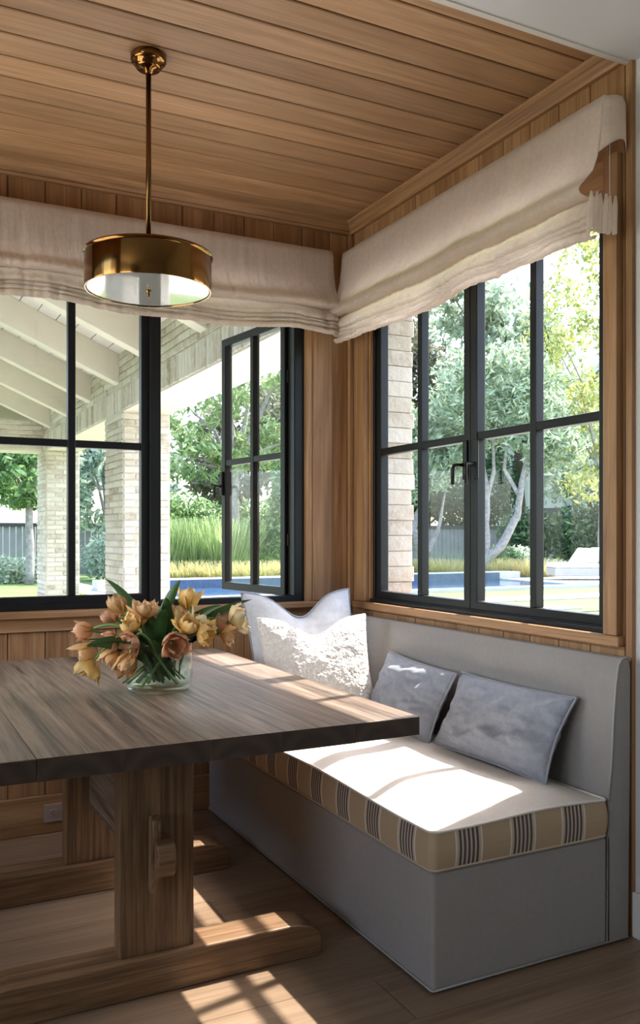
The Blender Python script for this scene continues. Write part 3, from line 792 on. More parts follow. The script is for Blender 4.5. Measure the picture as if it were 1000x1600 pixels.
for sgn, yf in ((-1, 2.340), (1, 3.170)):
    P = lambda d, z: (yf + sgn * d, z)
    pr = [P(-.005, .432), P(.060, .432), P(.078, .424), P(.088, .405), P(.090, .375), P(.084, .352), P(.070, .336), P(.045, .328), P(.03, .322), P(-.005, .318)]
    V, F = prism_yz(pr, UXC - .026, UXC + .026); mesh_obj('tenon', V, F, 'table_x', table, bevel=.005, seg=2)
    kp = [P(.028, .492), P(.046, .498), P(.066, .490), P(.070, .47), P(.062, .43), P(.050, .33), P(.040, .285), P(.026, .285), P(.018, .30)]
    V, F = prism_yz(kp, UXC - .034, UXC - .010); mesh_obj('wedge_key', V, F, 'table_z', table, bevel=.004)

# ------------------------------------------------------------------ vase and tulips
VX, VY, VZ = .780, 2.645, TZ1 + .0005
vase = empty('glass_vase', (VX, VY, VZ), 'clear cylindrical glass vase with water standing on the table', 'vase')
n = 64; V = []; F = []
pv = [(.0, .0), (.085, .0), (.096, .004), (.101, .014), (.1025, .05), (.1015, .10), (.1025, .148), (.1025, .152), (.0995, .152), (.0985, .10), (.0985, .05), (.095, .022), (.085, .016), (.0, .015)]
for r, z in pv:
    for k in range(n):
        a = 2 * math.pi * k / n; q = r * (1 + .018 * math.sin(3 * a + z * 25) * (r > .05) + .01 * math.sin(7 * a + 2 + z * 40) * (r > .05))
        V.append((VX + q * math.cos(a), VY + q * math.sin(a), VZ + z))
for j in range(len(pv) - 1):
    for k in range(n): F.append((j * n + k, j * n + (k + 1) % n, (j + 1) * n + (k + 1) % n, (j + 1) * n + k))
mesh_obj('glass_body', V, F, 'vase_glass', vase, smooth=True)
V, F = lathe([(.0, .017), (.093, .022), (.0965, .05), (.0965, .088), (.0, .088)], (VX, VY, VZ), 48); mesh_obj('water', V, F, 'vase_water', vase, smooth=True)

def petal_mesh(name, mat, curl, wid, seed, L=.062):
    """spoon shaped petal with a ruffled edge, growing along +Z, bulging to +X"""
    nu, nv = 6, 8; V = []; F = []; UV = []
    for j in range(nv + 1):
        t = j / nv
        wz = wid * (math.sin(math.pi * min(1, t * .93 + .07)) ** .7) * (1 - .1 * t)
        bulge = .021 * math.sin(math.pi * (t * .80 + .02)) + curl * t * t * t
        for i in range(nu + 1):
            s_ = -1 + 2 * i / nu
            rz = noise.noise(Vector((s_ * 4 + seed, t * 5, seed))) * .008 * t
            V.append((bulge - .010 * s_ * s_ * math.sin(math.pi * min(1, t * .9)) + rz + .003, s_ * wz, L * t + rz * 1.5 - .004 * s_ * s_ * t))
            UV.append((s_ * .5 + .5, t))
    for j in range(nv):
        for i in range(nu): F.append((j * (nu + 1) + i, j * (nu + 1) + i + 1, (j + 1) * (nu + 1) + i + 1, (j + 1) * (nu + 1) + i))
    me = bpy.data.meshes.new(name); me.from_pydata(V, [], F); l = me.uv_layers.new(name='UVMap')
    for p in me.polygons:
        for li, vi in zip(p.loop_indices, p.vertices): l.data[li].uv = UV[vi]
    me.materials.append(M[mat]); me.shade_smooth(); return me
PET = {m_: [petal_mesh('petal', m_, c_, w_, s_) for s_, (c_, w_) in enumerate(((.0, .027), (.012, .029), (.022, .026), (-.006, .025)))] for m_ in ('petal', 'petal2', 'petal3', 'petal4')}

def leaf_blade(base, mid, tip, w, side, n=12):
    c_ = bez(base, mid, tip, n); V = []; F = []
    side = Vector(side).normalized()
    for i, p in enumerate(c_):
        t = i / n; ww = w * (math.sin(math.pi * min(1, .12 + t * .88)) ** .8) * (1 if t < .98 else .2)
        tan = (c_[min(i + 1, n)] - c_[max(i - 1, 0)]).normalized(); sd = (side - tan * side.dot(tan)).normalized(); up = tan.cross(sd)
        for s_ in (-1, -.5, 0, .5, 1): V.append(tuple(p + sd * s_ * ww + up * (abs(s_) ** 1.5) * ww * .35))
    for i in range(n):
        for j in range(4): F.append((i * 5 + j, i * 5 + j + 1, (i + 1) * 5 + j + 1, (i + 1) * 5 + j))
    return V, F

TUL = [  # head centre, petal colour, openness, size, label
 ((.668, 2.700, 1.040), 'petal', .15, 1.05, 'peach tulip upright at upper left of the bouquet beside the dark spiky leaf'),
 ((.655, 2.757, .998), 'petal3', .35, .9, 'rusty peach tulip just below the upper left bloom'),
 ((.726, 2.612, 1.030), 'petal', .35, 1.05, 'wide open peach tulip at upper centre left of the bouquet'),
 ((.680, 2.613, .980), 'petal2', .2, .9, 'small golden tulip bud under the wide open upper bloom'),
 ((.714, 2.641, .992), 'petal', .2, .8, 'half hidden peach tulip between the golden bud and the leaves'),
 ((.575, 2.764, .952), 'petal3', .1, .9, 'pinkish tulip at the far left above the broad dark leaf'),
 ((.575, 2.721, .889), 'petal', .3, 1.05, 'peach tulip drooping at far left under the broad dark leaf'),
 ((.570, 2.691, .838), 'petal2', .45, 1.1, 'frilled golden tulip hanging lowest at far left over the table'),
 ((.634, 2.647, .925), 'petal3', .3, .9, 'pinkish tulip in the left middle of the bouquet'),
 ((.628, 2.626, .876), 'petal', .3, .95, 'peach tulip drooping left of the hanging bloom beside the vase'),
 ((.670, 2.585, .925), 'petal3', .45, .95, 'dark pink open tulip at the left shoulder of the vase'),
 ((.655, 2.556, .868), 'petal', .1, 1.12, 'long peach tulip hanging down against the left side of the vase'),
 ((.795, 2.520, .919), 'petal3', .42, 1.05, 'large open coral tulip over the front rim of the vase'),
 ((.879, 2.650, 1.050), 'petal2', .1, 1.1, 'golden tulip standing highest on the right of the bouquet'),
 ((.842, 2.541, .984), 'petal2', .45, 1.05, 'open golden tulip in the right middle of the bouquet'),
 ((.904, 2.577, .980), 'petal4', .4, 1.05, 'pale yellow tulip right of the open golden bloom'),
 ((.896, 2.526, .948), 'petal2', .5, .95, 'yellow tulip with spread petals facing down on the right'),
 ((.969, 2.600, .962), 'petal3', .25, .95, 'pink peach tulip near the right end of the bouquet'),
 ((.982, 2.561, .938), 'petal', .4, .85, 'peach tulip hanging lowest at the right end'),
 ((1.027, 2.582, .988), 'petal4', .45, 1.15, 'cream tulip reaching farthest right over the table'),
 ((.833, 2.647, 1.010), 'petal', .25, .8, 'small peach tulip tucked in the centre behind the leaves'),
]
random.seed(12)
for k, (hc, pm, op, sz, lab) in enumerate(TUL):
    h = Vector(hc); sz *= 1.04
    a = random.uniform(0, 2 * math.pi); rr = random.uniform(.03, .125)
    foot_ = Vector((VX - .06 * (h.x - VX) / .2 + rr * .5 * math.cos(a), VY + rr * .6 * math.sin(a), VZ + .024))
    ax = Vector((h.x - VX, h.y - VY, 0)); L = max(ax.length, 1e-3); ax /= L
    aj = math.atan2(ax.y, ax.x) + random.uniform(-.5, .5); rj = min(.088, L) * random.uniform(.6, 1.0)
    rim = Vector((VX + math.cos(aj) * rj, VY + math.sin(aj) * rj, VZ + .165))
    if h.z > .96: d = (h - rim + Vector((0, 0, .03))).normalized()
    elif h.z > .90: d = (ax * 1.0 + Vector((0, 0, -.25))).normalized()
    else: d = (ax * .55 + Vector((0, 0, -.85))).normalized()
    t_ = empty('tulip', foot_, lab, 'flower', 'tulips in the vase')
    base = h - d * .030 * sz
    top = Vector(rim); ctrl = rim + Vector((ax.x * .05, ax.y * .05, max(.03, (h.z - rim.z) * .6 + .05)))
    pts = [foot_.lerp(rim, i / 6) for i in range(6)] + bez(rim, ctrl, base, 10)
    V, F = tube(pts, .0042, 7); mesh_obj('stem', V, F, 'stem_green', t_, smooth=True)
    q = d.to_track_quat('Z', 'X')
    for i in range(10):
        inner = i >= 5
        me = PET[pm][(i + k) % 4]
        o = bpy.data.objects.new('petal', me); COL.objects.link(o); o.parent = t_
        spin = Matrix.Rotation(2 * math.pi * (i / 5) + (.6 if inner else 0) + k, 4, 'Z')
        tilt = Matrix.Rotation((op * (1.0 if not inner else .45)) * random.uniform(.7, 1.35), 4, 'Y')
        sc_ = sz * (1 if not inner else .82) * random.uniform(.92, 1.05)
        o.matrix_local = Matrix.Translation(base - foot_) @ q.to_matrix().to_4x4() @ spin @ tilt @ Matrix.Scale(sc_, 4)
    # leaves
    if k in (0, 2, 4, 8, 12, 14, 15, 20):
        out_ = Vector((ax.x, ax.y, 0)); sd = {0: Vector((.35, 0, 1)), 8: Vector((.1, 0, 1)), 15: Vector((-.1, 0, 1)), 14: Vector((-.2, 0, 1))}.get(k, Vector((.9, -.45, .1)))
        tp = {0: (.625, 2.70, 1.118), 2: (.79, 2.60, 1.06), 4: (.70, 2.62, 1.03), 8: (.545, 2.60, .925), 12: (.775, 2.545, 1.03), 14: (.955, 2.55, 1.035), 15: (1.075, 2.60, 1.045), 20: (.848, 2.64, 1.112)}[k]
        tp = Vector(tp); b0 = Vector((VX - .04 * ax.x, VY - .04 * ax.y, VZ + .04)); md = b0.lerp(tp, .5) + Vector((0, 0, .09))
        V, F = leaf_blade(b0, md, tp, {8: .026, 0: .016, 15: .014, 14: .018}.get(k, .020), sd); lo_ = mesh_obj('leaf', V, F, 'tulip_green', t_, smooth=True)
    else:
        tp = h + Vector((random.uniform(-.05, .05), random.uniform(-.04, .06), random.uniform(-.01, .03)))
        tp.z = max(tp.z, .93); b0 = Vector((VX + random.uniform(-.06, .06), VY + random.uniform(-.05, .05), VZ + .035)); md = Vector((VX + .07 * ax.x, VY + .07 * ax.y, VZ + .17))
        V, F = leaf_blade(b0, md, tp, .020, Vector((-ax.y, ax.x, .4))); mesh_obj('leaf', V, F, 'tulip_green', t_, smooth=True)

# ------------------------------------------------------------------ outdoors: ground
ground = tag(mesh_obj('ground', [(-40, -25, -.10), (70, -25, -.10), (70, 70, -.10), (-40, 70, -.10)], [(0, 1, 2, 3)], 'lawn'), 'green mown lawn around the house', kind='structure')
patio = tag(box('patio_floor', -6.0, 2.35, 4.05, 14.6, -.10, -.04, 'stone'), kind='structure')
for i in range(8):
    for j in range(10): piece('paving_slab', -6 + i + .004, -5 + i - .004, 4.05 + j * 1.05 + .004, 4.05 + (j + 1) * 1.05 - .004, -.04, -.02, 'stone', patio, .004)
bounce_terrace = tag(box('bounce_terrace_floor', 2.36, 6.0, -2.0, 10.0, -.10, -.075, 'stone'), kind='structure')  # unseen paving, added to bounce neutral light into the room
for i in range(3):
    for j in range(10): piece('paving_slab', 2.36 + i * 1.213 + .004, 2.36 + (i + 1) * 1.213 - .004, -2 + j * 1.2 + .004, -2 + (j + 1) * 1.2 - .004, -.075, -.055, 'stone', bounce_terrace, .004)
walk = tag(box('garden_path', 2.9, 24, 11.6, 15.4, -.10, -.085, 'lawn'), kind='structure')
for yy0, yy1, xa_, xb_ in ((12.0, 12.55, 4.5, 10.2), (13.9, 14.9, 4.5, 23)):
    x = xa_
    while x < xb_: 
        piece('paving_slab', x + .03, x + 2.3, yy0, yy1, -.085, -.055, 'stone', walk, .006); x += 2.33
lpath = tag(box('garden_path', 4.2, 5.0, 15.5, 29, -.10, -.06, 'stone'), kind='structure')
pool = tag(ring('swimming_pool', lambda u, v, w: (u, v, w), (4.6, 17.2, 17.0, 21.25), (5.2, 16.4, 17.4, 20.6), -.1, -.02, 'stone'), 'long blue swimming pool with pale stone coping across the lawn', 'pool')
box('water', 5.2, 16.4, 17.4, 20.6, -.095, -.05, 'water', pool)
box('tile_wall', 5.2, 16.4, 20.58, 20.62, -.05, .16, 'pool_tile', pool)
box('raised_coping', 4.6, 17.2, 20.62, 21.2, -.02, .18, 'stone', pool, bevel=.01)
deck = tag(box('stone_deck', 17.25, 27, 17.6, 24, -.1, -.02, 'stone'), kind='structure')

# brick columns and beams of the patio
random.seed(8)
BRICK = {}
def brick_wall(parent, u0, u1, z0, z1, mp, bl=.29, bh=.068, pr=.014, sold=False):
    z = z0; r = 0
    while z < z1 - .02:
        h1 = min(bh, z1 - z); u = u0 - (bl / 2 if r % 2 else 0)
        while u < u1 - .01:
            a, b = max(u, u0), min(u + bl, u1)
            if b - a > .03:
                o = random.uniform(.5, 1.25) * pr
                c0, c1 = mp(a + .004, z + .004, -o), mp(b - .004, z + h1 - .006, .02)
                piece('brick', min(c0[0], c1[0]), max(c0[0], c1[0]), min(c0[1], c1[1]), max(c0[1], c1[1]), z + .004, z + h1 - .006, 'brick', parent, .006)
            u += bl
        z += bh; r += 1
CXL, CXR = 2.20, 2.68
for yc, lab in ((8.70, 'nearer limewashed brick column under the patio roof behind the closed window'), (13.2, 'farther limewashed brick column at the end of the patio')):
    c_ = tag(box('brick_column', CXL, CXR, yc, yc + .75, -.04, 2.50, 'mortar'), lab, 'column', 'patio columns')
    brick_wall(c_, CXL, CXR, -.02, 2.49, lambda u, v, w: (u, yc + w, v), bl=.24)
    brick_wall(c_, yc, yc + .75, -.02, 2.49, lambda u, v, w: (CXL + w, u, v), bl=.375)
beam = tag(box('patio_beam', CXL, CXR, 4.06, 13.95, 2.50, 2.96, 'cream'), 'long limewashed brick beam carried by the patio columns', 'beam')
# soldier course below, running courses above
y = 4.08
while y < 13.9:
    piece('brick', CXL - random.uniform(.008, .016), CXL + .03, y + .004, y + .076, 2.515, 2.735, 'brick', beam, .006); y += .082
y = 4.08
brick_wall(beam, 4.08, 13.9, 2.745, 2.96, lambda u, v, w: (CXL + w, u, v), bl=.33, bh=.072)
xb = tag(box('patio_beam', -5.5, CXL, 13.4, 13.9, 2.50, 2.96, 'cream'), 'limewashed brick cross beam at the far end of the patio', 'beam')
brick_wall(xb, .2, CXL, 2.52, 2.95, lambda u, v, w: (u, 13.4 + w, v), bl=.33, bh=.072)

# patio roof: rafters rising to the left and boarded deck above
SL = .444
roof = tag(empty('patio_roof', (.5, 9, 2.8)), 'cream painted patio roof with sloping rafters', 'roof')
def rz_(x): return 2.79 + (CXL - x) * SL
for k in range(8):
    yc = 4.95 + k * 1.32
    x1, x0 = CXL + .02, -1.6
    V, F = prism_xz([(x1, rz_(x1)), (x0, rz_(x0)), (x0, rz_(x0) + .30), (x1, rz_(x1) + .30)], yc - .075, yc + .075)
    mesh_obj('rafter', V, F, 'cream', roof, bevel=.006)
    # stepped brick infill between the rafters, above the beam
    if k < 7:
        V = boxv(CXL, CXL + .20, yc + .075, yc + 1.245, 2.96, 3.10)
        mesh_obj('infill', V, BOXF, 'mortar', roof)
        for r_ in range(2):
            for i in range(5):
                a, b = max(yc + .08, yc + .08 + (i - .5 * (r_ % 2)) * .29), min(yc + 1.24, yc + .08 + (i + 1 - .5 * (r_ % 2)) * .29)
                if b - a > .04: piece('brick', CXL - random.uniform(.008, .016), CXL + .05, a + .004, b - .004, 2.963 + r_ * .068, 3.026 + r_ * .068, 'brick', roof, .006)
i = 0; x = CXL + .55
while x > -1.7:
    x1, x0 = x, x - .168
    V, F = prism_xz([(x1, rz_(x1) + .30), (x0 + .006, rz_(x0 + .006) + .30), (x0 + .006, rz_(x0 + .006) + .335), (x1, rz_(x1) + .335)], 4.06, 14.3)
    mesh_obj('deck_board', V, F, 'whitepaint', roof); x -= .17
V, F = prism_xz([(-1.65, rz_(-1.65)), (-6.2, rz_(-1.65) - 4.5 * SL), (-6.2, rz_(-1.65) - 4.5 * SL + .3), (-1.65, rz_(-1.65) + .335)], 4.06, 14.3)
mesh_obj('far_slope', V, F, 'whitepaint', roof)
V, F = prism_xz([(CXL + .75, rz_(CXL + .75) + .335), (-1.68, rz_(-1.68) + .335), (-1.68, rz_(-1.68) + .40), (CXL + .75, rz_(CXL + .75) + .40)], 4.06, 14.4)
mesh_obj('roof_cover', V, F, 'roof_metal', roof)

# ------------------------------------------------------------------ outdoors: fence
fence = empty('garden_fence', (18, 31, -.1), 'grey vertical board fence with dark cap along the garden end', 'fence')
V, F = [], []
x = -8.0; rg = random.Random(3)
while x < 46:
    o = len(V); V += boxv(x + .008, x + .202, 31.0 + rg.uniform(-.006, .006), 31.03, -.1, 1.56); F += [tuple(i + o for i in f) for f in BOXF]; x += .21
bo = mesh_obj('fence_boards', V, F, 'fence', fence); bo['kind'] = 'stuff'
box('cap_rail', -8, 46, 30.93, 31.10, 1.56, 1.68, 'fence_cap', fence)
box('back_rail', -8, 46, 31.03, 31.10, .3, .42, 'fence', fence)

# ------------------------------------------------------------------ outdoors: plants
RNG = np.random.default_rng(5)
def quads(name, V, parent, mat):
    n = len(V) // 4
    me = bpy.data.meshes.new(name)
    lo, hi = V.min(0), V.max(0); org = np.array([(lo[0] + hi[0]) / 2, (lo[1] + hi[1]) / 2, lo[2]])
    me.vertices.add(len(V)); me.vertices.foreach_set('co', (V - org).astype(np.float32).ravel())
    me.loops.add(len(V)); me.loops.foreach_set('vertex_index', np.arange(len(V), dtype=np.int32))
    me.polygons.add(n); me.polygons.foreach_set('loop_start', np.arange(0, len(V), 4, dtype=np.int32))
    me.update(calc_edges=True); me.materials.append(M[mat])
    o = bpy.data.objects.new(name, me); COL.objects.link(o); o['kind'] = 'stuff'
    return finish(o, parent, tuple(org))
def unit(n):
    v = RNG.normal(size=(n, 3)); return v / np.linalg.norm(v, axis=1, keepdims=True)
def foliage(name, parent, mat, blobs, n, size, elong=1.6, shell=.55, clump=0):
    """leaf quads scattered through ellipsoids (cx,cy,cz,rx,ry,rz)"""
    bl = np.array(blobs, float); w = (bl[:, 3] * bl[:, 4] * bl[:, 5]) ** .67; w /= w.sum()
    idx = RNG.choice(len(bl), n, p=w); b = bl[idx]
    d = unit(n); r = (shell + (1 - shell) * RNG.random((n, 1))) ** .8
    if clump:
        nc = clump; cd = unit(nc * len(bl)); ci = RNG.integers(0, nc, n) + idx * nc
        d = d * .42 + cd[ci]; d /= np.linalg.norm(d, axis=1, keepdims=True); rc = (.45 + .6 * RNG.random((nc * len(bl), 1)))
        r = rc[ci] * (.75 + .35 * RNG.random((n, 1)))
    c = b[:, :3] + d * r * b[:, 3:6]
    a = unit(n); t = np.cross(a, unit(n)); t /= np.linalg.norm(t, axis=1, keepdims=True) + 1e-9
    s = size * (.6 + .8 * RNG.random((n, 1)))
    V = np.empty((n, 4, 3)); V[:, 0] = c - a * s * elong; V[:, 1] = c + t * s * .55; V[:, 2] = c + a * s * elong; V[:, 3] = c - t * s * .55
    return quads(name, V.reshape(-1, 3), parent, mat)
def blades(name, parent, mat, base, n, spread, h, w, lean=.35):
    c = np.zeros((n, 3)); ang = RNG.random(n) * 6.283; rr = np.sqrt(RNG.random(n)) * .6
    c[:, 0] = base[0] + np.cos(ang) * rr * spread[0]; c[:, 1] = base[1] + np.sin(ang) * rr * spread[1]; c[:, 2] = base[2]
    hh = h * (.55 + .55 * RNG.random(n)); ln = lean * (RNG.random(n) + .2)
    a2 = ang + RNG.normal(size=n) * .7
    tip = c.copy(); tip[:, 0] += np.cos(a2) * hh * ln + (c[:, 0] - base[0]) * .5; tip[:, 1] += np.sin(a2) * hh * ln + (c[:, 1] - base[1]) * .5; tip[:, 2] += hh
    sd = np.stack([-np.sin(a2), np.cos(a2), np.zeros(n)], 1) * w
    V = np.empty((n, 4, 3)); V[:, 0] = c - sd; V[:, 1] = c + sd; V[:, 2] = tip + sd * .25; V[:, 3] = tip - sd * .25
    return quads(name, V.reshape(-1, 3), parent, mat)
def limb(parent, pts, r, mat, name='branch', n=7):
    P = []
    for i in range(len(pts) - 1):
        a, b = Vector(pts[i]), Vector(pts[i + 1])
        for k in range(3): P.append(a.lerp(b, k / 3))
    P.append(Vector(pts[-1])); m = len(P)
    P = [p + Vector((noise.noise(p * 1.3), noise.noise(p * 1.3 + Vector((7, 0, 0))), 0)) * r[0] * .5 * (0 < i < m - 1) for i, p in enumerate(P)]
    rr = [r[0] + (r[1] - r[0]) * i / (m - 1) for i in range(m)]
    V, F = tube(P, rr, n); return mesh_obj(name, V, F, mat, parent, smooth=True)
G = -.10
def tree(name, label, x, y, blobs, mat, n, size, trunk_r=.12, bark='bark', branches=5, group='garden trees', elong=1.5, clump=14, lean=(0, 0), seed=1, fork=.45):
    t = empty(name, (x, y, G), label, 'tree', group)
    top = max(b[2] for b in blobs); rg = random.Random(seed)
    mz = min(b[2] - b[5] for b in blobs)
    fz = max(.5, mz + (top - mz) * .15)
    limb(t, [(x, y, G), (x + lean[0] * .4, y + lean[1] * .4, fz * .5), (x + lean[0], y + lean[1], fz)], (trunk_r, trunk_r * .75), bark, 'trunk')
    for k in range(branches):
        b = blobs[k % len(blobs)]; a = rg.uniform(0, 6.28)
        e = (b[0] + b[3] * .6 * math.cos(a), b[1] + b[4] * .6 * math.sin(a), b[2] + b[5] * rg.uniform(-.1, .6))
        m_ = ((x + lean[0]) * .6 + e[0] * .4, (y + lean[1]) * .6 + e[1] * .4, fz + (e[2] - fz) * .6)
        limb(t, [(x + lean[0], y + lean[1], fz - .05), m_, e], (trunk_r * .6, trunk_r * .12), bark, 'branch', 6)
    foliage('foliage', t, mat, blobs, n, size, elong, clump=clump)
    return t

# trees seen through the back window
tree('round_tree', 'small round crowned tree on the lawn left of the patio columns', 3.72, 25.05, [(3.4, 25.1, 3.1, 1.5, 1.5, 1.15)], 'lf_mid', 5200, .085, .13, 'bark', 5, seed=2, clump=22)
tree('leafy_tree', 'pale leafy tree between the two patio columns', 6.7, 28.6, [(6.7, 28.6, 3.4, 1.6, 1.4, 2.1)], 'lf_grey', 5200, .09, .10, seed=3, clump=22)
tree('pine_tree', 'loose branching pine with bare limbs seen above the pool', 10.3, 26.4,
     [(9.0, 26.6, 5.6, 2.6, 2.0, 1.5), (11.4, 26.2, 4.3, 2.3, 1.8, 1.2), (8.6, 26.0, 3.6, 1.7, 1.5, .9), (11.9, 26.5, 6.9, 2.4, 2.0, 1.6)], 'lf_pine', 6500, .075, .17, 'bark', 11, seed=4, clump=16, elong=2.2)
tree('slender_conifer', 'slender green conifer beside the open window sash', 10.9, 23.9, [(10.9, 23.9, 1.5, .55, .55, 1.6), (10.9, 23.9, 2.8, .4, .4, 1.0)], 'lf_mid', 3600, .06, .07, 'dark_bark', 2, seed=5, clump=0)
tree('dark_tree', 'dark broad tree behind the pine beyond the fence', 14.2, 35.5, [(14.2, 35.5, 5.0, 3.0, 2.4, 3.6), (16.8, 36, 6.6, 2.6, 2.2, 2.6)], 'lf_brown', 7500, .13, .22, 'dark_bark', 5, seed=6, clump=22)
tree('background_tree', 'grey green tree beyond the fence behind the pool', 9.6, 35.0, [(9.6, 35.0, 3.4, 2.8, 2.2, 2.2)], 'lf_grey', 3800, .11, .2, 'dark_bark', 4, seed=7, clump=24)
tree('background_tree', 'grey green tree beyond the fence at the left end', 1.6, 35.0, [(1.6, 35.0, 3.6, 3.2, 2.2, 2.6)], 'lf_grey', 5000, .12, .2, 'dark_bark', 4, seed=8, clump=24)
# trees seen through the right window
ol = empty('olive_tree', (16.85, 21.6, G), 'silvery olive tree with forked pale trunks by the pool', 'tree', 'garden trees')
b0 = (16.75, 21.75, G)
limb(ol, [b0, (16.78, 21.74, .55), (16.76, 21.76, 1.6), (16.82, 21.7, 2.9), (16.6, 21.9, 4.4)], (.19, .07), 'bark', 'trunk')
limb(ol, [(16.7, 21.85, .35), (17.1, 21.4, .95), (17.55, 21.15, 1.9), (17.65, 21.1, 2.9), (18.0, 20.9, 4.4)], (.17, .06), 'bark', 'trunk')
limb(ol, [(16.78, 21.74, 2.2), (17.0, 21.6, 3.2), (17.0, 21.7, 4.8)], (.09, .03), 'bark')
limb(ol, [(17.6, 21.1, 2.4), (17.2, 21.4, 3.3), (17.3, 21.3, 4.6)], (.08, .03), 'bark')
limb(ol, [(17.65, 21.1, 2.9), (18.3, 20.7, 3.6), (18.7, 20.5, 4.4)], (.08, .03), 'bark')
foliage('foliage', ol, 'lf_olive', [(16.4, 22.0, 5.2, 1.9, 1.6, 1.6), (17.9, 21.2, 5.0, 1.9, 1.6, 1.5), (17.0, 21.6, 6.1, 1.7, 1.5, 1.2), (18.6, 20.6, 3.9, 1.0, .9, .8), (15.6, 22.4, 4.0, 1.0, .9, .8)], 15000, .062, 2.0, clump=26)
ol2 = empty('olive_tree', (15.5, 23.2, G), 'smaller olive tree with bent grey trunk left of the forked olive', 'tree', 'garden trees')
limb(ol2, [(15.55, 23.0, G), (15.4, 23.2, .7), (15.1, 23.3, 1.5), (15.45, 23.1, 2.3), (15.6, 23.0, 3.3)], (.24, .08), 'bark', 'trunk')
limb(ol2, [(15.45, 23.1, .6), (15.8, 22.9, 1.4), (16.0, 22.8, 2.6)], (.10, .03), 'bark')
foliage('foliage', ol2, 'lf_olive', [(15.2, 23.2, 4.1, 1.6, 1.4, 1.3), (14.6, 23.5, 3.0, 1.0, .9, .9), (15.9, 22.9, 3.3, 1.0, .9, .8)], 8000, .062, 2.0, clump=22)
tree('conifer', 'tall brownish conifer behind the olive trees', 27.7, 41.8, [(27.7, 41.8, 10.0, 2.9, 2.6, 4.0), (27.7, 41.8, 5.4, 3.8, 3.3, 3.3)], 'lf_brown', 11000, .13, .3, 'dark_bark', 4, seed=9, clump=26, elong=2)
tree('background_tree', 'tall grey green tree behind the centre of the right window', 27.8, 33.4, [(27.1, 33.3, 10.6, 3.3, 2.2, 2.7), (28.0, 33.2, 6.9, 3.2, 2.0, 2.7), (25.0, 33.8, 12.1, 2.4, 2.2, 1.8)], 'lf_grey', 13000, .14, .32, 'dark_bark', 6, seed=10, clump=26)
tree('background_tree', 'dense dark tree low behind the forked olive', 22.4, 33.2, [(24.4, 33.2, 3.7, 3.2, 1.4, 2.3), (20.6, 33.2, 3.7, 2.9, 1.4, 2.2)], 'lf_dark', 9500, .11, .15, 'dark_bark', 3, seed=11, clump=0)
tree('background_tree', 'blue green tree right of the centre behind the lounger', 28.0, 28.6, [(27.4, 28.8, 5.4, 3.0, 2.4, 3.2), (30.4, 27.6, 4.4, 2.8, 2.2, 3.0)], 'lf_olive', 11000, .11, .2, 'dark_bark', 4, seed=12, clump=26)
yt = tree('birch_tree', 'yellow green birch like tree with thin trunk behind the white lounger', 22.2, 22.4,
     [(21.5, 22.9, 7.6, 1.9, 1.7, 3.2), (22.4, 22.3, 5.1, 1.8, 1.6, 2.0), (20.6, 23.0, 5.6, 1.2, 1.2, 1.2), (22.2, 22.5, 3.0, 1.7, 1.3, .8), (22.4, 22.4, 10.8, 1.9, 1.7, 1.9)], 'lf_yellow', 7600, .085, .09, 'bark', 9, seed=13, clump=26, elong=1.25)
# hedges, shrubs, grasses
def shrub(name, label, mat, blobs, n, size, cat='shrub', group='garden shrubs', elong=1.5, clump=0):
    b = blobs[0]; t = empty(name, (b[0], b[1], G), label, cat, group)
    foliage('foliage', t, mat, blobs, n, size, elong, clump=clump, shell=.3)
    limb(t, [(b[0], b[1], G), (b[0] + .02, b[1], max(.1, b[2]))], (.04, .02), 'dark_bark', 'stem', 5)
    return t
shrub('hedge', 'clipped dark green hedge band behind the pool seen through the open sash', 'lf_mid', [(9.4, 30.2, 1.5, 2.4, .7, 1.35), (12.8, 30.0, 1.4, 2.2, .7, 1.3)], 9000, .075, 'hedge')
shrub('hedge', 'shadowy dark hedge along the fence behind the lounger', 'lf_dark', [(25.4, 26.9, 1.2, 1.6, 1.0, 1.4), (23.8, 28.0, 1.3, 1.6, .9, 1.2), (27.0, 26.0, 1.5, 1.6, 1.0, 1.9)], 9500, .08, 'hedge')
shrub('shrub', 'pale flowering shrub between the patio columns', 'lf_grey', [(6.2, 26.4, .6, .9, .8, .75)], 2200, .05)
shrub('shrub', 'low grey green shrub at the far left of the lawn', 'lf_grey', [(2.9, 26.0, .25, .9, .6, .5), (3.9, 26.0, .2, .8, .6, .45)], 2200, .05)
shrub('shrub', 'low leafy shrub at the base of the farther column', 'lf_light', [(2.95, 14.6, .0, .25, .3, .35)], 500, .04)
shrub('shrub', 'bluish low shrub at the foot of the fence right of the forked olive', 'lf_grey', [(20.3, 24.6, .35, 1.0, .7, .55)], 2200, .055)
shrub('shrub', 'green shrub before the fence behind the small olive', 'lf_mid', [(15.6, 27.2, .8, 1.5, .8, 1.0), (13.6, 26.6, .7, .9, .7, .9)], 5000, .06)
shrub('shrub', 'small dark green shrub at the foot of the forked olive', 'lf_dark', [(18.9, 23.6, .35, .9, .6, .6)], 2200, .055)
shrub('shrub', 'teal green shrub left of the white lounger', 'lf_grey', [(19.4, 21.9, .15, 1.2, .7, .35)], 1800, .05)
for k, (x, y, lab) in enumerate(((7.7, 25.2, 'tall feathery light green grass clump left behind the pool'), (8.6, 25.0, 'tall feathery light green grass clump in the middle behind the pool'), (9.3, 24.6, 'tall feathery light green grass clump next to the open sash'))):
    t = empty('grass_clump', (x, y, G), lab, 'grass', 'tall grasses behind the pool'); blades('grass_blades', t, 'lf_light', (x, y, G), 1500, (1.0, .8), 1.75, .016, .5)
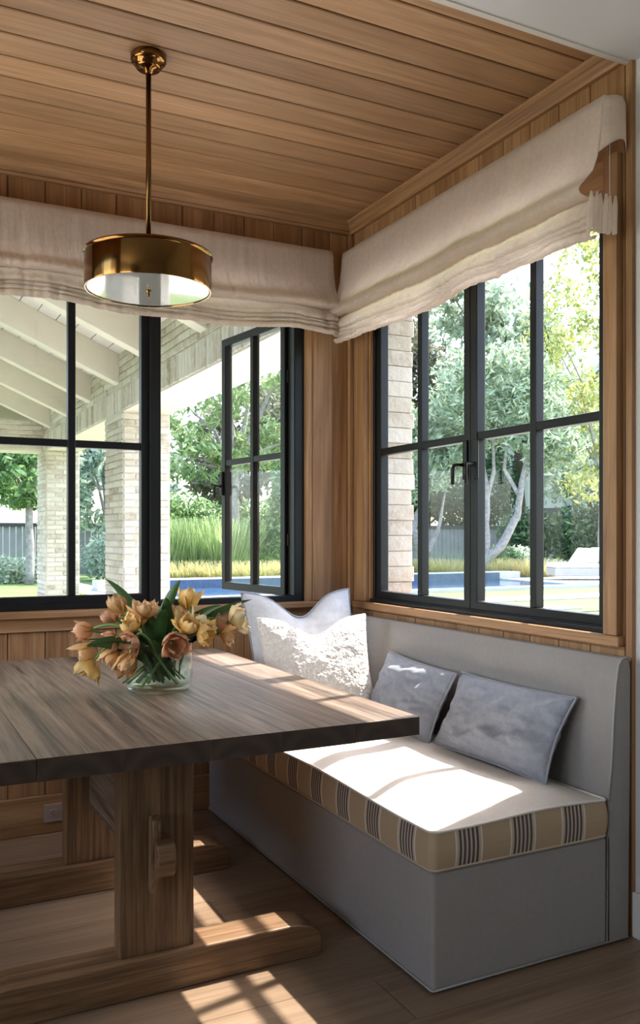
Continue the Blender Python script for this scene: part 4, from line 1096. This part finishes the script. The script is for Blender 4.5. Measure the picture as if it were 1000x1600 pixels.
gold = [(7.6, 23.4), (8.6, 23.1), (9.6, 22.8), (10.6, 22.5), (11.6, 22.4), (12.6, 22.35), (13.6, 22.3), (14.6, 22.2), (15.6, 22.1), (17.2, 21.0 + .9), (18.2, 21.2)]
wordy = ['first', 'second', 'third', 'fourth', 'fifth', 'sixth', 'seventh', 'eighth', 'ninth', 'tenth', 'eleventh']
for k, (x, y) in enumerate(gold):
    t = empty('golden_grass', (x, y, G), 'low golden ornamental grass mound behind the pool, %s counted from the left' % wordy[k], 'grass', 'golden grasses along the pool')
    blades('grass_blades', t, 'lf_gold', (x, y, G), 900, (1.0, .7), .62, .013, .8)

# ------------------------------------------------------------------ outdoors: chaise lounge and neighbouring house
ch = empty('chaise_lounge', (18.2, 18.6, -.02), 'white cushioned outdoor chaise lounge on the stone deck', 'lounger')
cl = Matrix.Rotation(math.radians(-26.9), 3, 'Z')
def chv(pts): return [tuple(cl @ Vector(p) + Vector((17.25, 19.2, -.02))) for p in pts]
mesh_obj('platform', chv(boxv(0, 2.1, -.1, .9, .12, .34)), BOXF, 'outdoor_base', ch, bevel=.02)
mesh_obj('mattress', chv(boxv(0, 1.3, -.1, .9, .345, .48)), BOXF, 'outdoor', ch, bevel=.04, seg=3)
bk = [(.62, .48), (1.25, .48), (1.34, .86), (.92, .92)]
V = chv([(x, -.08, z) for x, z in bk] + [(x, .88, z) for x, z in bk]); F = [(0, 1, 2, 3), (7, 6, 5, 4)] + [(k, 4 + k, 4 + (k + 1) % 4, (k + 1) % 4) for k in range(4)]
mesh_obj('bolster', V, F, 'outdoor_tan', ch, bevel=.04, seg=3)
mesh_obj('backrest', chv(boxv(1.3, 2.1, -.12, .92, .25, .92)), BOXF, 'outdoor', ch, bevel=.05, seg=3)
hs_ = empty('neighbour_house', (35.7, 37, -.1), 'neighbouring house roof showing behind the yellow green tree', 'house')
box('house_wall', 31.4, 40, 32.6, 41, -.1, 8.6, 'whitepaint', hs_)
V, F = prism_xz([(30.2, 8.5), (35.7, 12.4), (41.2, 8.5), (41.2, 8.85), (35.7, 12.8), (30.2, 8.85)], 31.8, 41.8); mesh_obj('house_roof', V, F, 'roof_metal', hs_)
for z in (1.2, 4.6):
    w_ = box('house_window', 31.36, 31.42, 34.5, 36.0, z, z + 1.5, 'fence_cap', hs_)
